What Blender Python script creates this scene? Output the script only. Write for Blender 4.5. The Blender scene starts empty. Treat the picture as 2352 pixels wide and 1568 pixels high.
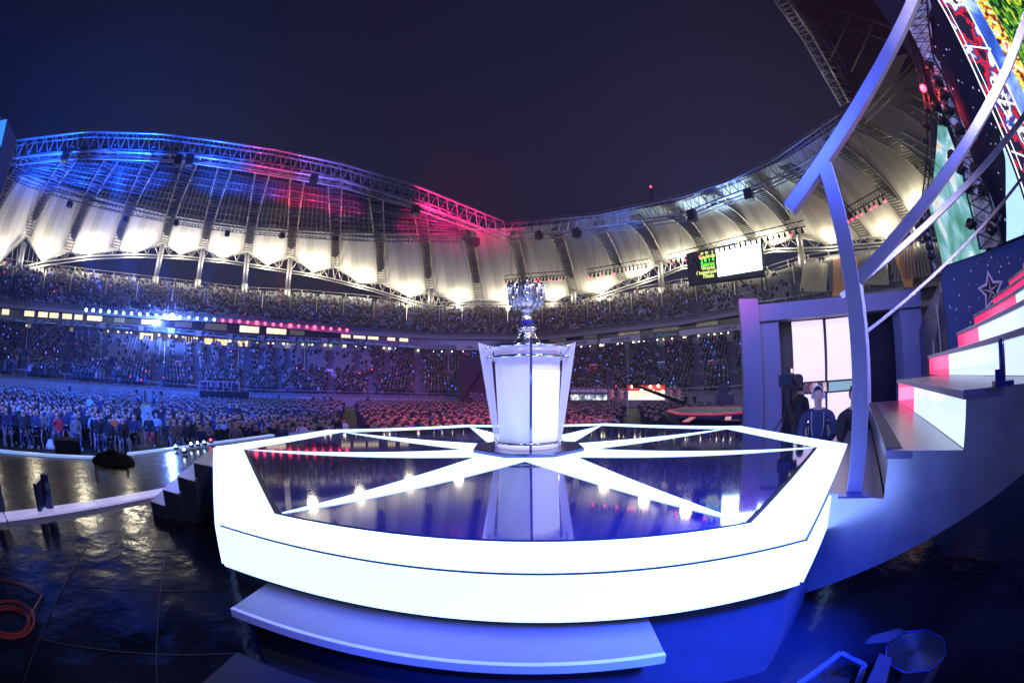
import bpy, bmesh, math, random
import numpy as np
from mathutils import Vector, Matrix

random.seed(7); rng = np.random.default_rng(7)
R = math.radians
SC = bpy.context.scene
COL = SC.collection
W, H, F = 2352.0, 1568.0, 980.0            # measuring frame and 15 mm equisolid focal length in its pixels
PITCH, ROLL = R(6.25), R(-0.5)
HAZE = .0006
GROUND, FLOOR, DECK = -2.8, -1.6, -0.75    # heights below the photographer's eye (z = 0)

# ------------------------------------------------------------------ measuring helpers
def ray(x, y):
    dx, dy = x - W/2, H/2 - y
    r = math.hypot(dx, dy)
    th = 2*math.asin(min(1, r/(2*F)))
    s = math.sin(th)/r if r > 1e-9 else 0
    px, u, w = dx*s, dy*s, math.cos(th)
    c, n = math.cos(ROLL), math.sin(ROLL)
    px, u = c*px - n*u, n*px + c*u
    c, n = math.cos(PITCH), math.sin(PITCH)
    w, u = w*c - u*n, w*n + u*c
    return Vector((px, w, u))
def onz(x, y, z):
    d = ray(x, y); return d*(z/d.z)
def at(x, y, D):
    d = ray(x, y); return d*(D/math.hypot(d.x, d.y))
def azel(x, y):
    d = ray(x, y); return math.atan2(d.x, d.y), math.asin(d.z)
def onv(x, y, P, Q):
    """ray meets the vertical plane through plan points P, Q"""
    d = ray(x, y); nx, ny = Q[1]-P[1], -(Q[0]-P[0])
    t = (P[0]*nx + P[1]*ny)/(d.x*nx + d.y*ny)
    return d*t
def line(pts):
    """pixel polyline -> el(az)"""
    A = []
    for (x0, y0), (x1, y1) in zip(pts[:-1], pts[1:]):
        for k in range(12):
            t = k/12; A.append(azel(x0+(x1-x0)*t, y0+(y1-y0)*t))
    A.append(azel(*pts[-1])); A.sort()
    a = np.array(A)
    return lambda az: float(np.interp(az, a[:, 0], a[:, 1]))
def pol(az, D, z):
    return Vector((D*math.sin(az), D*math.cos(az), z))

# ------------------------------------------------------------------ materials
def mat(name, base=(.5,.5,.5), rough=.5, metal=0, emit=None, es=1.0, var=0.0, vs=3.0, bump=0.0, bs=20.0, coat=0, spec=.5, attr=None, trans=0, alpha=1):
    m = bpy.data.materials.new(name); m.use_nodes = True
    nt = m.node_tree; p = nt.nodes['Principled BSDF']
    p.inputs['Base Color'].default_value = (*base, 1)
    p.inputs['Roughness'].default_value = rough
    p.inputs['Metallic'].default_value = metal
    p.inputs['Specular IOR Level'].default_value = spec
    p.inputs['Coat Weight'].default_value = coat
    p.inputs['Transmission Weight'].default_value = trans
    p.inputs['Alpha'].default_value = alpha
    if emit:
        p.inputs['Emission Color'].default_value = (*emit, 1)
        p.inputs['Emission Strength'].default_value = es
    tc = nt.nodes.new('ShaderNodeTexCoord')
    if attr:
        a = nt.nodes.new('ShaderNodeAttribute'); a.attribute_name = attr
        nt.links.new(a.outputs['Color'], p.inputs['Base Color'])
    elif var:
        n = nt.nodes.new('ShaderNodeTexNoise'); n.inputs['Scale'].default_value = vs; n.inputs['Detail'].default_value = 5
        nt.links.new(tc.outputs['Object'], n.inputs['Vector'])
        r = nt.nodes.new('ShaderNodeValToRGB')
        r.color_ramp.elements[0].position = .3; r.color_ramp.elements[1].position = .7
        r.color_ramp.elements[0].color = (*[c*(1-var) for c in base], 1)
        r.color_ramp.elements[1].color = (*[min(1, c*(1+var)) for c in base], 1)
        nt.links.new(n.outputs['Fac'], r.inputs['Fac']); nt.links.new(r.outputs['Color'], p.inputs['Base Color'])
        rr = nt.nodes.new('ShaderNodeMapRange'); rr.inputs['To Min'].default_value = max(.02, rough*(1-var)); rr.inputs['To Max'].default_value = min(1, rough*(1+var))
        nt.links.new(n.outputs['Fac'], rr.inputs['Value']); nt.links.new(rr.outputs['Result'], p.inputs['Roughness'])
    if bump:
        n2 = nt.nodes.new('ShaderNodeTexNoise'); n2.inputs['Scale'].default_value = bs; n2.inputs['Detail'].default_value = 4
        nt.links.new(tc.outputs['Object'], n2.inputs['Vector'])
        b = nt.nodes.new('ShaderNodeBump'); b.inputs['Strength'].default_value = bump; b.inputs['Distance'].default_value = .05
        nt.links.new(n2.outputs['Fac'], b.inputs['Height']); nt.links.new(b.outputs['Normal'], p.inputs['Normal'])
    return m

M = {}
M['led'] = mat('led_panel', (.8,.85,.9), .35, emit=(.30,.47,1.0), es=2.75)
M['led_top'] = mat('led_panel_top', (.8,.85,.9), .2, emit=(.30,.50,1.0), es=3.0)
M['led_riser'] = mat('led_riser', (.8,.85,.9), .08, emit=(.62,.78,1.0), es=1.05)
M['led_red'] = mat('led_red', (.5,.05,.1), .12, emit=(1.0,.02,.12), es=1.7, var=.2)
M['black_gap'] = mat('black_rubber', (.01,.01,.012), .6)
M['deck'] = mat('deck_gloss', (.006,.012,.09), .05, spec=.5, var=.2, vs=5)
M['deck'].node_tree.nodes['Principled BSDF'].inputs['IOR'].default_value = 2.7
M['body'] = mat('stage_skirt', (.03,.035,.06), .7, var=.15, vs=8)
M['floor'] = mat('black_tarp', (.009,.011,.022), .15, var=.8, vs=1.1, bump=.42, bs=2.3, spec=.17)
M['runway'] = mat('runway_gloss', (.012,.012,.014), .16, var=.5, vs=2, bump=.10, bs=4, spec=.06)
M['strip'] = mat('edge_strip', (.6,.6,.8), .3, emit=(.5,.48,1.0), es=.55)
M['strip_far'] = mat('edge_strip_far', (.6,.6,.8), .3, emit=(.25,.42,1.0), es=.75)
M['tread_metal'] = mat('brushed_aluminium', (.20,.18,.30), .30, .45, var=.12, vs=14, bump=.03, bs=90)
M['stringer'] = mat('brushed_steel_panel', (.42,.44,.52), .33, .75, var=.15, vs=5, bump=.02, bs=120)
M['step'] = mat('step_laminate', (.23,.19,.215), .4, .2, var=.06, vs=6)
M['step_lip'] = mat('step_lip', (.72,.66,.72), .35, .1, var=.06)
M['frame_blue'] = mat('painted_steel_tube', (.50,.50,.64), .38, .35, var=.06, vs=7)
M['acrylic'] = mat('frosted_acrylic', (.55,.56,.85), .22, emit=(.5,.5,1.0), es=.42, alpha=.6)
M['chrome'] = mat('chrome_tube', (.82,.82,.9), .12, 1)
M['drum'] = mat('frosted_drum', (.8,.8,.9), .35, emit=(.50,.56,1.0), es=.48)
M['drum_glow'] = mat('drum_glow', (.85,.85,.95), .3, emit=(.66,.66,1.0), es=.72)
M['silver'] = mat('polished_silver', (.86,.86,.95), .26, 1, var=.12, vs=18, bump=.05, bs=30)
M['gem'] = mat('blue_gem', (.03,.03,.5), .06, 0, coat=1)
M['steel'] = mat('galvanised_steel', (.46,.46,.46), .38, .4, var=.12, vs=2)
M['truss'] = mat('truss_steel', (.42,.42,.44), .35, .5, var=.12, vs=1)
M['purlin'] = mat('purlin_steel', (.13,.13,.14), .4, .3, var=.12, vs=1)
M['rib_dark'] = mat('rib_deck', (.035,.035,.04), .5, .2, var=.3, vs=1)
M['rib_rail'] = mat('rib_rail', (.26,.245,.22), .42, .3)
M['dark_roof'] = mat('dark_roof_glazing', (.012,.013,.018), .8, 0, spec=.1)
M['concrete'] = mat('concrete', (.26,.26,.27), .85, var=.18, vs=.6)
M['concrete_dark'] = mat('stand_tread', (.17,.17,.18), .85, var=.15, vs=1)
M['seat'] = mat('seat_plastic', (.30,.30,.33), .5)
M['fascia'] = mat('fascia_panel', (.30,.30,.33), .6, var=.08, vs=.5)
M['dark_fascia'] = mat('ribbon_board', (.02,.025,.05), .35)
M['suite_dark'] = mat('suite_dark', (.02,.02,.025), .25)
M['window'] = mat('lit_window', (.5,.4,.25), .3, emit=(1,.80,.48), es=1.3)
M['window_dim'] = mat('dim_window', (.05,.05,.06), .15, emit=(.5,.45,.3), es=.15)
M['shop'] = mat('lit_shop', (.5,.4,.25), .4, emit=(1,.62,.22), es=1.3)
M['ad_text'] = mat('ribbon_letters', (.3,.5,.7), .4, emit=(.20,.42,.75), es=.5)
M['ad_blue'] = mat('ribbon_streak', (.05,.1,.2), .4, emit=(.04,.12,.35), es=.35)
M['white_banner'] = mat('white_banner', (.62,.62,.66), .7, var=.05)
M['navy'] = mat('navy_print', (.02,.03,.12), .7)
M['red_banner'] = mat('red_banner', (.55,.05,.03), .7, var=.1)
M['banner_mark'] = mat('banner_mark', (.75,.7,.62), .7)
M['grey_banner'] = mat('pale_blue_banner', (.36,.40,.52), .7, var=.25, vs=1.2)
M['tarp_grey'] = mat('grey_tarp', (.25,.25,.22), .8, var=.15, vs=.7, bump=.3, bs=1)
M['tarp_orange'] = mat('orange_tarp', (.52,.20,.08), .8, var=.1, vs=.7, bump=.3, bs=1)
M['grass'] = mat('turf', (.03,.045,.02), .9, var=.5, vs=4, bump=.4, bs=30)
M['dash'] = mat('aisle_rail', (.75,.72,.55), .4)
M['people'] = mat('crowd_cloth', (.1,.1,.1), .8, attr='Col')
M['stick_blue'] = mat('blue_stick', (.1,.1,.5), .4, emit=(.08,.14,1), es=3.5)
M['stick_red'] = mat('red_stick', (.5,.1,.1), .4, emit=(1,.05,.08), es=4)
M['lamp_blue'] = mat('lens_blue', (.2,.3,.5), .2, emit=(.22,.5,1), es=14)
M['lamp_bright'] = mat('lens_white_blue', (.5,.6,.9), .2, emit=(.45,.6,1), es=60)
M['lamp_red'] = mat('lens_red', (.5,.1,.1), .2, emit=(1,.03,.06), es=12)
M['lamp_warm'] = mat('lens_warm', (.9,.85,.7), .2, emit=(1,.9,.62), es=12)
M['lamp_white'] = mat('lens_white', (.9,.9,.9), .2, emit=(.85,.92,1), es=10)
M['black'] = mat('black_metal', (.015,.015,.018), .4, .3)
M['black_soft'] = mat('black_cloth', (.006,.006,.008), .95, bump=.3, bs=8)
M['blue_plastic'] = mat('dark_blue_tube', (.02,.03,.16), .3, .2)
M['portal'] = mat('portal_panel', (.22,.24,.34), .55, var=.05, vs=1)
M['portal_black'] = mat('portal_black', (.006,.008,.016), .4)
M['portal_light'] = mat('portal_lightbox', (.7,.65,.7), .4, emit=(.86,.72,.92), es=.98)
M['wall_grey'] = mat('striped_wall', (.14,.14,.17), .3, .5, var=.3, vs=2)
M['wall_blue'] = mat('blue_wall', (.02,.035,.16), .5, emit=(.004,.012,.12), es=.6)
M['wall_dark'] = mat('dark_panel', (.015,.018,.035), .35)
M['emblem'] = mat('emblem_purple', (.35,.3,.6), .5, emit=(.25,.2,.55), es=.5)
M['spot_dot'] = mat('white_dot', (.7,.75,.9), .4, emit=(.6,.7,1), es=.5)
M['drape'] = mat('silver_drape', (.72,.74,.77), .4, .15, var=.4, vs=3, bump=.9, bs=6)
M['score_white'] = mat('score_screen', (.8,.8,.8), .4, emit=(.66,.95,1.0), es=7)
M['score_green'] = mat('score_text_green', (.2,.6,.1), .4, emit=(.15,1,.08), es=1.6)
M['score_yellow'] = mat('score_text_yellow', (.6,.6,.1), .4, emit=(.85,1,.25), es=1.3)
M['score_body'] = mat('score_housing', (.02,.022,.03), .5)
M['clock_ring'] = mat('clock_ring', (.09,.1,.12), .5)
M['glow_white'] = mat('tent_lining', (.9,.85,.75), .6, emit=(1,.83,.6), es=1.05)
M['cable_red'] = mat('red_cable', (.38,.035,.05), .45)
M['chair'] = mat('grey_plastic_chair', (.32,.34,.40), .35)
M['skin'] = mat('skin', (.46,.29,.21), .55)
M['hair'] = mat('black_hair', (.012,.011,.012), .5)
M['shoe'] = mat('shoe', (.3,.3,.32), .6)
CL = {'black': (.012,.012,.016), 'navy': (.02,.028,.075), 'grey': (.14,.14,.15), 'white': (.62,.62,.64), 'red': (.42,.02,.03), 'orange': (.6,.12,.02),
      'light blue': (.22,.36,.62), 'brown': (.1,.06,.04), 'dark green': (.03,.06,.04)}
for k, v in CL.items(): M['cloth_'+k] = mat('cloth_'+k.replace(' ', '_'), v, .85)
M['jeans'] = mat('jeans', (.035,.05,.1), .85)

# ------------------------------------------------------------------ mesh building
def root_loc(o):
    v = Vector((0,0,0))
    while o is not None: v = v + o.location; o = o.parent
    return v
class MB:
    def __init__(s): s.v, s.f, s.m, s.k = [], [], [], 0
    def add(s, vs, fs):
        b = len(s.v); s.v += [tuple(p) for p in vs]; s.f += [tuple(b+i for i in f) for f in fs]; s.m += [s.k]*len(fs); return s
    def quad(s, *p): return s.add(p, [tuple(range(len(p)))])
    def box(s, c, d, rz=0, ax=None):
        x, y, z = d[0]/2, d[1]/2, d[2]/2; c = Vector(c)
        vs = [Vector((a*x, b*y, g*z)) for g in (-1,1) for a, b in ((-1,-1),(1,-1),(1,1),(-1,1))]
        if ax is not None: vs = [c + ax[0]*p.x + ax[1]*p.y + ax[2]*p.z for p in vs]
        else:
            q = Matrix.Rotation(rz, 3, 'Z'); vs = [c + q @ p for p in vs]
        return s.add(vs, [(3,2,1,0),(4,5,6,7),(0,1,5,4),(1,2,6,5),(2,3,7,6),(3,0,4,7)])
    def bar(s, a, b, w, h, up=(0,0,1)):
        a, b = Vector(a), Vector(b); d = b-a; L = d.length; d = d.normalized(); up = Vector(up)
        sx = d.cross(up)
        if sx.length < 1e-4: sx = d.cross(Vector((1,0,0)))
        sx.normalize(); u = sx.cross(d)
        return s.box((a+b)/2, (L, w, h), ax=(d, sx, u))
    def tube(s, pts, r, n=6, closed=False, cap=True):
        pts = [Vector(p) for p in pts]; N = len(pts); rs = r if isinstance(r, (list, tuple)) else [r]*N
        b = len(s.v); prev = None
        for i, p in enumerate(pts):
            if closed: t = pts[(i+1) % N]-pts[i-1]
            else: t = pts[min(i+1, N-1)]-pts[max(i-1, 0)]
            t.normalize()
            if prev is None:
                u = t.cross(Vector((0,0,1)))
                if u.length < .1: u = t.cross(Vector((1,0,0)))
            else: u = prev - t*prev.dot(t)
            u.normalize(); prev = u; w = t.cross(u)
            for k in range(n):
                a = 2*math.pi*k/n; s.v.append(tuple(p + (u*math.cos(a)+w*math.sin(a))*rs[i]))
        for i in range(N if closed else N-1):
            for k in range(n):
                j = (i+1) % N
                s.f.append((b+i*n+k, b+i*n+(k+1) % n, b+j*n+(k+1) % n, b+j*n+k)); s.m.append(s.k)
        if cap and not closed:
            s.f.append(tuple(b+k for k in range(n))[::-1]); s.f.append(tuple(b+(N-1)*n+k for k in range(n))); s.m += [s.k]*2
        return s
    def prism(s, poly, z0, z1):
        n = len(poly)
        vs = [(p[0], p[1], z0) for p in poly]+[(p[0], p[1], z1) for p in poly]
        return s.add(vs, [tuple(range(n))[::-1], tuple(range(n, 2*n))]+[(i, (i+1) % n, n+(i+1) % n, n+i) for i in range(n)])
    def extrude(s, poly, d):
        """3D polygon given depth d (vector)"""
        n = len(poly); d = Vector(d)
        return s.add([Vector(p) for p in poly]+[Vector(p)+d for p in poly], [tuple(range(n)), tuple(range(n, 2*n))[::-1]]+[(i, n+i, n+(i+1) % n, (i+1) % n) for i in range(n)])
    def lathe(s, prof, c=(0,0,0), n=32, wob=None):
        b = len(s.v); c = Vector(c)
        for i, (r, z) in enumerate(prof):
            for k in range(n):
                a = 2*math.pi*k/n; q = r*(1+(wob(i, a) if wob else 0))
                s.v.append((c.x+q*math.cos(a), c.y+q*math.sin(a), c.z+z))
        for i in range(len(prof)-1):
            for k in range(n):
                s.f.append((b+i*n+k, b+i*n+(k+1) % n, b+(i+1)*n+(k+1) % n, b+(i+1)*n+k)); s.m.append(s.k)
        s.f.append(tuple(b+k for k in range(n))[::-1]); s.f.append(tuple(b+(len(prof)-1)*n+k for k in range(n))); s.m += [s.k]*2
        return s
    def ball(s, c, r, n=10, m=6, sc=(1,1,1)):
        c = Vector(c); b = len(s.v)
        for i in range(m+1):
            t = math.pi*i/m
            for k in range(n):
                a = 2*math.pi*k/n
                s.v.append((c.x+r*sc[0]*math.sin(t)*math.cos(a), c.y+r*sc[1]*math.sin(t)*math.sin(a), c.z+r*sc[2]*math.cos(t)))
        for i in range(m):
            for k in range(n):
                s.f.append((b+i*n+k, b+(i+1)*n+k, b+(i+1)*n+(k+1) % n, b+i*n+(k+1) % n)); s.m.append(s.k)
        return s
def build(name, mb, mats, parent=None, smooth=False, local=False, bev=0):
    if not isinstance(mats, (list, tuple)): mats = [mats]
    me = bpy.data.meshes.new(name)
    off = Vector((0,0,0)) if (parent is None or local) else root_loc(parent)
    me.from_pydata([tuple(Vector(p)-off) for p in mb.v], [], mb.f)
    for m in mats: me.materials.append(m)
    if len(mats) > 1: me.polygons.foreach_set('material_index', mb.m)
    if smooth: me.polygons.foreach_set('use_smooth', [True]*len(me.polygons))
    me.update()
    bm = bmesh.new(); bm.from_mesh(me); bmesh.ops.recalc_face_normals(bm, faces=bm.faces); bm.to_mesh(me); bm.free()
    o = bpy.data.objects.new(name, me); COL.objects.link(o)
    if parent is not None: o.parent = parent
    if bev:
        b = o.modifiers.new('bevel', 'BEVEL'); b.width = bev; b.segments = 2; b.limit_method = 'ANGLE'
    return o
def tag(o, label=None, cat=None, group=None, kind=None):
    if label: o['label'] = label
    if cat: o['category'] = cat
    if group: o['group'] = group
    if kind: o['kind'] = kind
    return o
def thing(name, label, cat, loc=(0,0,0), rz=0, group=None):
    o = bpy.data.objects.new(name, None); COL.objects.link(o)
    o.empty_display_size = .2
    o.location = loc; o.rotation_euler = (0,0,rz)
    return tag(o, label, cat, group)
KIDS = {}
def copy_tree(o, parent=None, kids=None):
    c = o.copy(); COL.objects.link(c)
    if parent is not None: c.parent = parent
    for ch in (kids if kids is not None else o.children): copy_tree(ch, c)
    return c
def text_mb(s, size, origin, ux, uy, align='CENTER', bold=0.0):
    """text as flat mesh: origin, ux (reading direction), uy (up)"""
    cu = bpy.data.curves.new('t', 'FONT'); cu.body = s; cu.size = size; cu.align_x = align; cu.align_y = 'CENTER'; cu.resolution_u = 2; cu.offset = bold
    o = bpy.data.objects.new('t', cu); COL.objects.link(o)
    dg = bpy.context.evaluated_depsgraph_get(); me = bpy.data.meshes.new_from_object(o.evaluated_get(dg))
    ux, uy, og = Vector(ux).normalized(), Vector(uy).normalized(), Vector(origin)
    mb = MB(); mb.add([og+ux*v.co.x+uy*v.co.y for v in me.vertices], [tuple(p.vertices) for p in me.polygons])
    bpy.data.objects.remove(o); bpy.data.curves.remove(cu); bpy.data.meshes.remove(me)
    return mb
def merge(a, b):
    a.add(b.v, [tuple(f) for f in b.f]); return a
def lamp(name, kind, loc, power, color, aim=None, size=.3, angle=90, blend=.5, parent=None):
    l = bpy.data.lights.new(name, kind); l.energy = power; l.color = color
    if kind == 'SPOT': l.spot_size = R(angle); l.spot_blend = blend; l.shadow_soft_size = size
    elif kind == 'POINT': l.shadow_soft_size = size
    o = bpy.data.objects.new(name, l); COL.objects.link(o); o.location = loc
    if aim is not None: o.rotation_euler = (Vector(aim)-Vector(loc)).to_track_quat('-Z', 'Y').to_euler()
    return o

# ------------------------------------------------------------------ camera and sky
cam = bpy.data.cameras.new('camera'); co = bpy.data.objects.new('camera', cam); COL.objects.link(co)
cam.type = 'PANO'; cam.panorama_type = 'FISHEYE_EQUISOLID'; cam.fisheye_lens = 15; cam.fisheye_fov = R(220); cam.sensor_width = 36; cam.sensor_height = 24
cam.clip_end = 3000; cam.clip_start = .05
c, s_, cp, sp = math.cos(ROLL), math.sin(ROLL), math.cos(PITCH), math.sin(PITCH)
right, up, fwd = Vector((c, -s_*sp, s_*cp)), Vector((-s_, -c*sp, c*cp)), Vector((0, cp, sp))
co.matrix_world = Matrix(((right.x, up.x, -fwd.x, 0), (right.y, up.y, -fwd.y, 0), (right.z, up.z, -fwd.z, 0), (0,0,0,1)))
SC.camera = co
SC.view_settings.view_transform = 'Standard'; SC.view_settings.look = 'None'; SC.view_settings.exposure = 0; SC.view_settings.gamma = 1
SC.cycles.use_denoising = True; SC.cycles.max_bounces = 6; SC.cycles.diffuse_bounces = 3; SC.cycles.glossy_bounces = 4; SC.cycles.sample_clamp_indirect = 4
SC.cycles.caustics_reflective = False; SC.cycles.caustics_refractive = False

wd = bpy.data.worlds.new('World'); SC.world = wd; wd.use_nodes = True
nt = wd.node_tree; bg = nt.nodes['Background']
tc = nt.nodes.new('ShaderNodeTexCoord')
def vmath(op, a, b=None):
    n = nt.nodes.new('ShaderNodeVectorMath'); n.operation = op
    nt.links.new(a, n.inputs[0])
    if b is not None: n.inputs[1].default_value = b
    return n
def glow(direction, p, col):
    d = vmath('DOT_PRODUCT', tc.outputs['Generated'], tuple(Vector(direction).normalized()))
    mx = nt.nodes.new('ShaderNodeMath'); mx.operation = 'MAXIMUM'; mx.inputs[1].default_value = 0; nt.links.new(d.outputs['Value'], mx.inputs[0])
    pw = nt.nodes.new('ShaderNodeMath'); pw.operation = 'POWER'; pw.inputs[1].default_value = p; nt.links.new(mx.outputs[0], pw.inputs[0])
    sc = vmath('SCALE', tc.outputs['Generated']); rgb = nt.nodes.new('ShaderNodeRGB'); rgb.outputs[0].default_value = (*col, 1)
    nt.links.new(rgb.outputs[0], sc.inputs[0]); nt.links.new(pw.outputs[0], sc.inputs['Scale']); return sc.outputs[0]
acc = None
for d, p, cc in ((ray(330, 190), 14, (.000,.003,.018)), (ray(120, 330), 18, (.0,.002,.012)), (ray(1500, 260), 5, (.003,.0035,.011)), (ray(1500, 520), 10, (.003,.0035,.010)), (ray(1900, 700), 8, (.014,.016,.036)), (ray(500, 650), 8, (.012,.012,.026)),):
    o_ = glow(d, p, cc)
    if acc is None: acc = o_
    else:
        a_ = nt.nodes.new('ShaderNodeVectorMath'); a_.operation = 'ADD'; nt.links.new(acc, a_.inputs[0]); nt.links.new(o_, a_.inputs[1]); acc = a_.outputs[0]
nz = nt.nodes.new('ShaderNodeTexNoise'); nz.inputs['Scale'].default_value = 2.2; nz.inputs['Detail'].default_value = 3
nt.links.new(tc.outputs['Generated'], nz.inputs['Vector'])
mr = nt.nodes.new('ShaderNodeMapRange'); mr.inputs['To Min'].default_value = .75; mr.inputs['To Max'].default_value = 1.25; nt.links.new(nz.outputs['Fac'], mr.inputs['Value'])
ad = vmath('ADD', acc, (.0020,.0015,.0028)); sc2 = vmath('SCALE', ad.outputs[0]); nt.links.new(mr.outputs[0], sc2.inputs['Scale'])
nt.links.new(sc2.outputs[0], bg.inputs['Color']); bg.inputs['Strength'].default_value = 1.0

# ------------------------------------------------------------------ stadium plan
_a = np.radians(np.array([-120,-95,-74,-60,-50,-36,-22,-10,0,8,15,22,30,38,45,60,75,110.]))
_d = np.array([34,37,42,49,54,58,61,62,62,60,56,50,44,39,36,32,30,30.])
_g = np.radians(np.linspace(-120, 110, 921)); _dd = np.interp(_g, _a, _d)
_k = np.hanning(61); _k /= _k.sum(); _ds = np.convolve(np.pad(_dd, 30, mode='edge'), _k, 'valid')
def Df(az): return float(np.interp(az, _g, _ds))
def Z(fn, az, off): return (Df(az)+off)*math.tan(fn(az))
def PT(fn, az, off): return pol(az, Df(az)+off, Z(fn, az, off))

L_wall = line([(-80,862),(0,868),(347,893),(573,909),(817,913),(1055,918),(1310,918),(1690,905),(2000,886),(2300,860)])
L_mid = line([(-80,812),(0,820),(156,835),(243,846),(347,853),(556,860),(729,867),(817,868),(1055,873),(1310,872),(1690,856),(2000,836)])
L_ltop = line([(-80,738),(0,748),(243,769),(347,783),(556,796),(694,802),(817,806),(1000,813),(1200,814),(1320,809),(1690,783),(2000,757)])
L_rbot = line([(-80,726),(0,737),(208,752),(347,762),(556,781),(817,791),(1000,803),(1210,802),(1408,786),(1690,757),(2000,722)])
L_rtop = line([(-80,714),(0,726),(208,740),(347,749),(556,768),(817,779),(1000,792),(1210,791),(1408,775),(1690,745),(2000,708)])
L_ubot = line([(-80,694),(0,706),(156,718),(347,732),(521,741),(694,757),(817,769),(1006,779),(1249,781),(1408,763),(1565,746),(1690,724),(2000,680)])
L_ulow = line([(-80,686),(0,698),(156,710),(347,724),(521,732),(694,749),(817,761),(1006,771),(1249,773),(1408,755),(1565,738),(1690,716),(2000,670)])
L_utop = line([(-80,605),(0,613),(156,631),(347,651),(556,674),(694,680),(817,690),(992,708),(1210,706),(1318,698),(1513,667),(1565,657),(1758,632),(1848,605),(1980,586),(2101,574),(2300,552)])
AZ0, AZ1 = R(-88), R(66)

ground = MB(); N = 48
ground.add([(0,0,GROUND)]+[(400*math.cos(2*math.pi*k/N), 400*math.sin(2*math.pi*k/N), GROUND) for k in range(N)], [(0, 1+k, 1+(k+1) % N) for k in range(N)])
tag(build('ground', ground, M['grass']), kind='structure')

stand = thing('grandstand', 'two tier stadium grandstand sweeping round the field behind the crowd', 'grandstand', (0,62,GROUND))
azs = np.linspace(AZ0, AZ1, 150)
def strip_mb(f0, o0, f1, o1, az=azs):
    mb = MB(); vs = []; n = len(az)
    for a in az: vs += [PT(f0, a, o0), PT(f1, a, o1)]
    mb.add(vs, [(2*i, 2*i+2, 2*i+3, 2*i+1) for i in range(n-1)]); return mb
def tier_mb(f0, o0, f1, o1, rows):
    """stepped terrace; returns mesh builder"""
    mb = MB(); ring = []
    for i in range(rows+1):
        t = i/rows
        for half in (0, 1):
            if i == rows and half: continue
            tt = t if half == 0 else t
            pts = []
            for a in azs:
                P, Q = PT(f0, a, o0), PT(f1, a, o1); D = Df(a)+o0+(o1-o0)*t
                z = P.z+(Q.z-P.z)*(t if half == 0 else min(1, t+1/rows)); pts.append(pol(a, D, z))
            ring.append(pts)
    vs = [p for r_ in ring for p in r_]; n = len(azs); fs = []
    for j in range(len(ring)-1):
        for i in range(n-1): fs.append((j*n+i, j*n+i+1, (j+1)*n+i+1, (j+1)*n+i))
    mb.add(vs, fs); return mb
FLAT = lambda az: math.atan2(GROUND, Df(az))
mb = MB(); vs = []
for a in azs: vs += [pol(a, Df(a), GROUND), PT(L_wall, a, 0), PT(L_wall, a, .6)]
mb.add(vs, [f for i in range(len(azs)-1) for f in ((3*i, 3*i+3, 3*i+4, 3*i+1), (3*i+1, 3*i+4, 3*i+5, 3*i+2))])
build('perimeter_wall', mb, M['concrete'], stand)
T1 = (L_wall, .6, L_mid, 9.0, 11); T2 = (L_mid, 9.6, L_ltop, 22.0, 17); T3 = (L_ulow, 20.0, L_utop, 41.0, 26)
build('front_tier', tier_mb(*T1), M['concrete_dark'], stand)
build('lower_tier', tier_mb(*T2), M['concrete_dark'], stand)
build('upper_tier', tier_mb(*T3), M['concrete_dark'], stand)
mb = MB(); vs = []
for a in azs:
    p = PT(L_mid, a, 9.0); vs += [p, p+Vector((0,0,-.2)), PT(L_mid, a, 9.6), p+Vector((0,0,.25))]
mb.add(vs, [f for i in range(len(azs)-1) for f in ((4*i, 4*i+4, 4*i+6, 4*i+2), (4*i+1, 4*i+5, 4*i+7, 4*i+3))])
build('walkway_wall', mb, M['concrete'], stand)
# concourse wall behind the lower tier, ribbon board, suites, upper fascia
build('concourse_wall', strip_mb(L_ltop, 22.0, L_rbot, 22.0), mat('concourse_plaster', (.34,.32,.30), .8, var=.15, vs=.5), stand)
build('ribbon_board', strip_mb(L_rbot, 19.6, L_rtop, 19.6), M['fascia'], stand)
build('ribbon_soffit', strip_mb(L_rbot, 22.0, L_rbot, 19.6), M['concrete'], stand)
build('suite_wall', strip_mb(L_rtop, 20.4, L_ubot, 20.4), M['suite_dark'], stand)
mb = strip_mb(L_ubot, 19.2, L_ulow, 19.2); merge(mb, strip_mb(L_ubot, 20.4, L_ubot, 19.2)); merge(mb, strip_mb(L_ulow, 19.2, L_ulow, 20.0))
build('upper_fascia', mb, M['fascia'], stand)
# rail along the top of the upper tier
mb = MB(); top = [PT(L_utop, a, 41.2) for a in azs]
mb.tube([p+Vector((0,0,1.5)) for p in top], .07, 4); mb.tube([p+Vector((0,0,.7)) for p in top], .05, 4)
for k in range(0, len(azs), 3): mb.bar(top[k], top[k]+Vector((0,0,1.6)), .12, .12)
build('top_rail', mb, M['steel'], stand)
mb = MB()
for f_, o_ in ((L_wall, .7), (L_ulow, 20.1)):
    rp = [PT(f_, a, o_) for a in azs]
    mb.tube([p+Vector((0,0,.85)) for p in rp], .05, 4)
    for p in rp[::2]: mb.bar(p, p+Vector((0,0,.85)), .06, .06)
build('front_rail', mb, M['steel'], stand)

def az_of(x, y): return azel(x, y)[0]
def panel_on(fb, ft, x0, x1, off, b0=0, b1=1, sub=3):
    """panel between two pixel columns on a strip of the bowl, from fraction b0 to b1 of its height"""
    ymid = 760; a0, a1 = az_of(x0, ymid), az_of(x1, ymid); vs = []
    for i in range(sub+1):
        a = a0+(a1-a0)*i/sub; P, Q = PT(fb, a, off), PT(ft, a, off)
        vs += [P+(Q-P)*b0, P+(Q-P)*b1]
    return vs, [(2*i, 2*i+2, 2*i+3, 2*i+1) for i in range(sub)]
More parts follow.
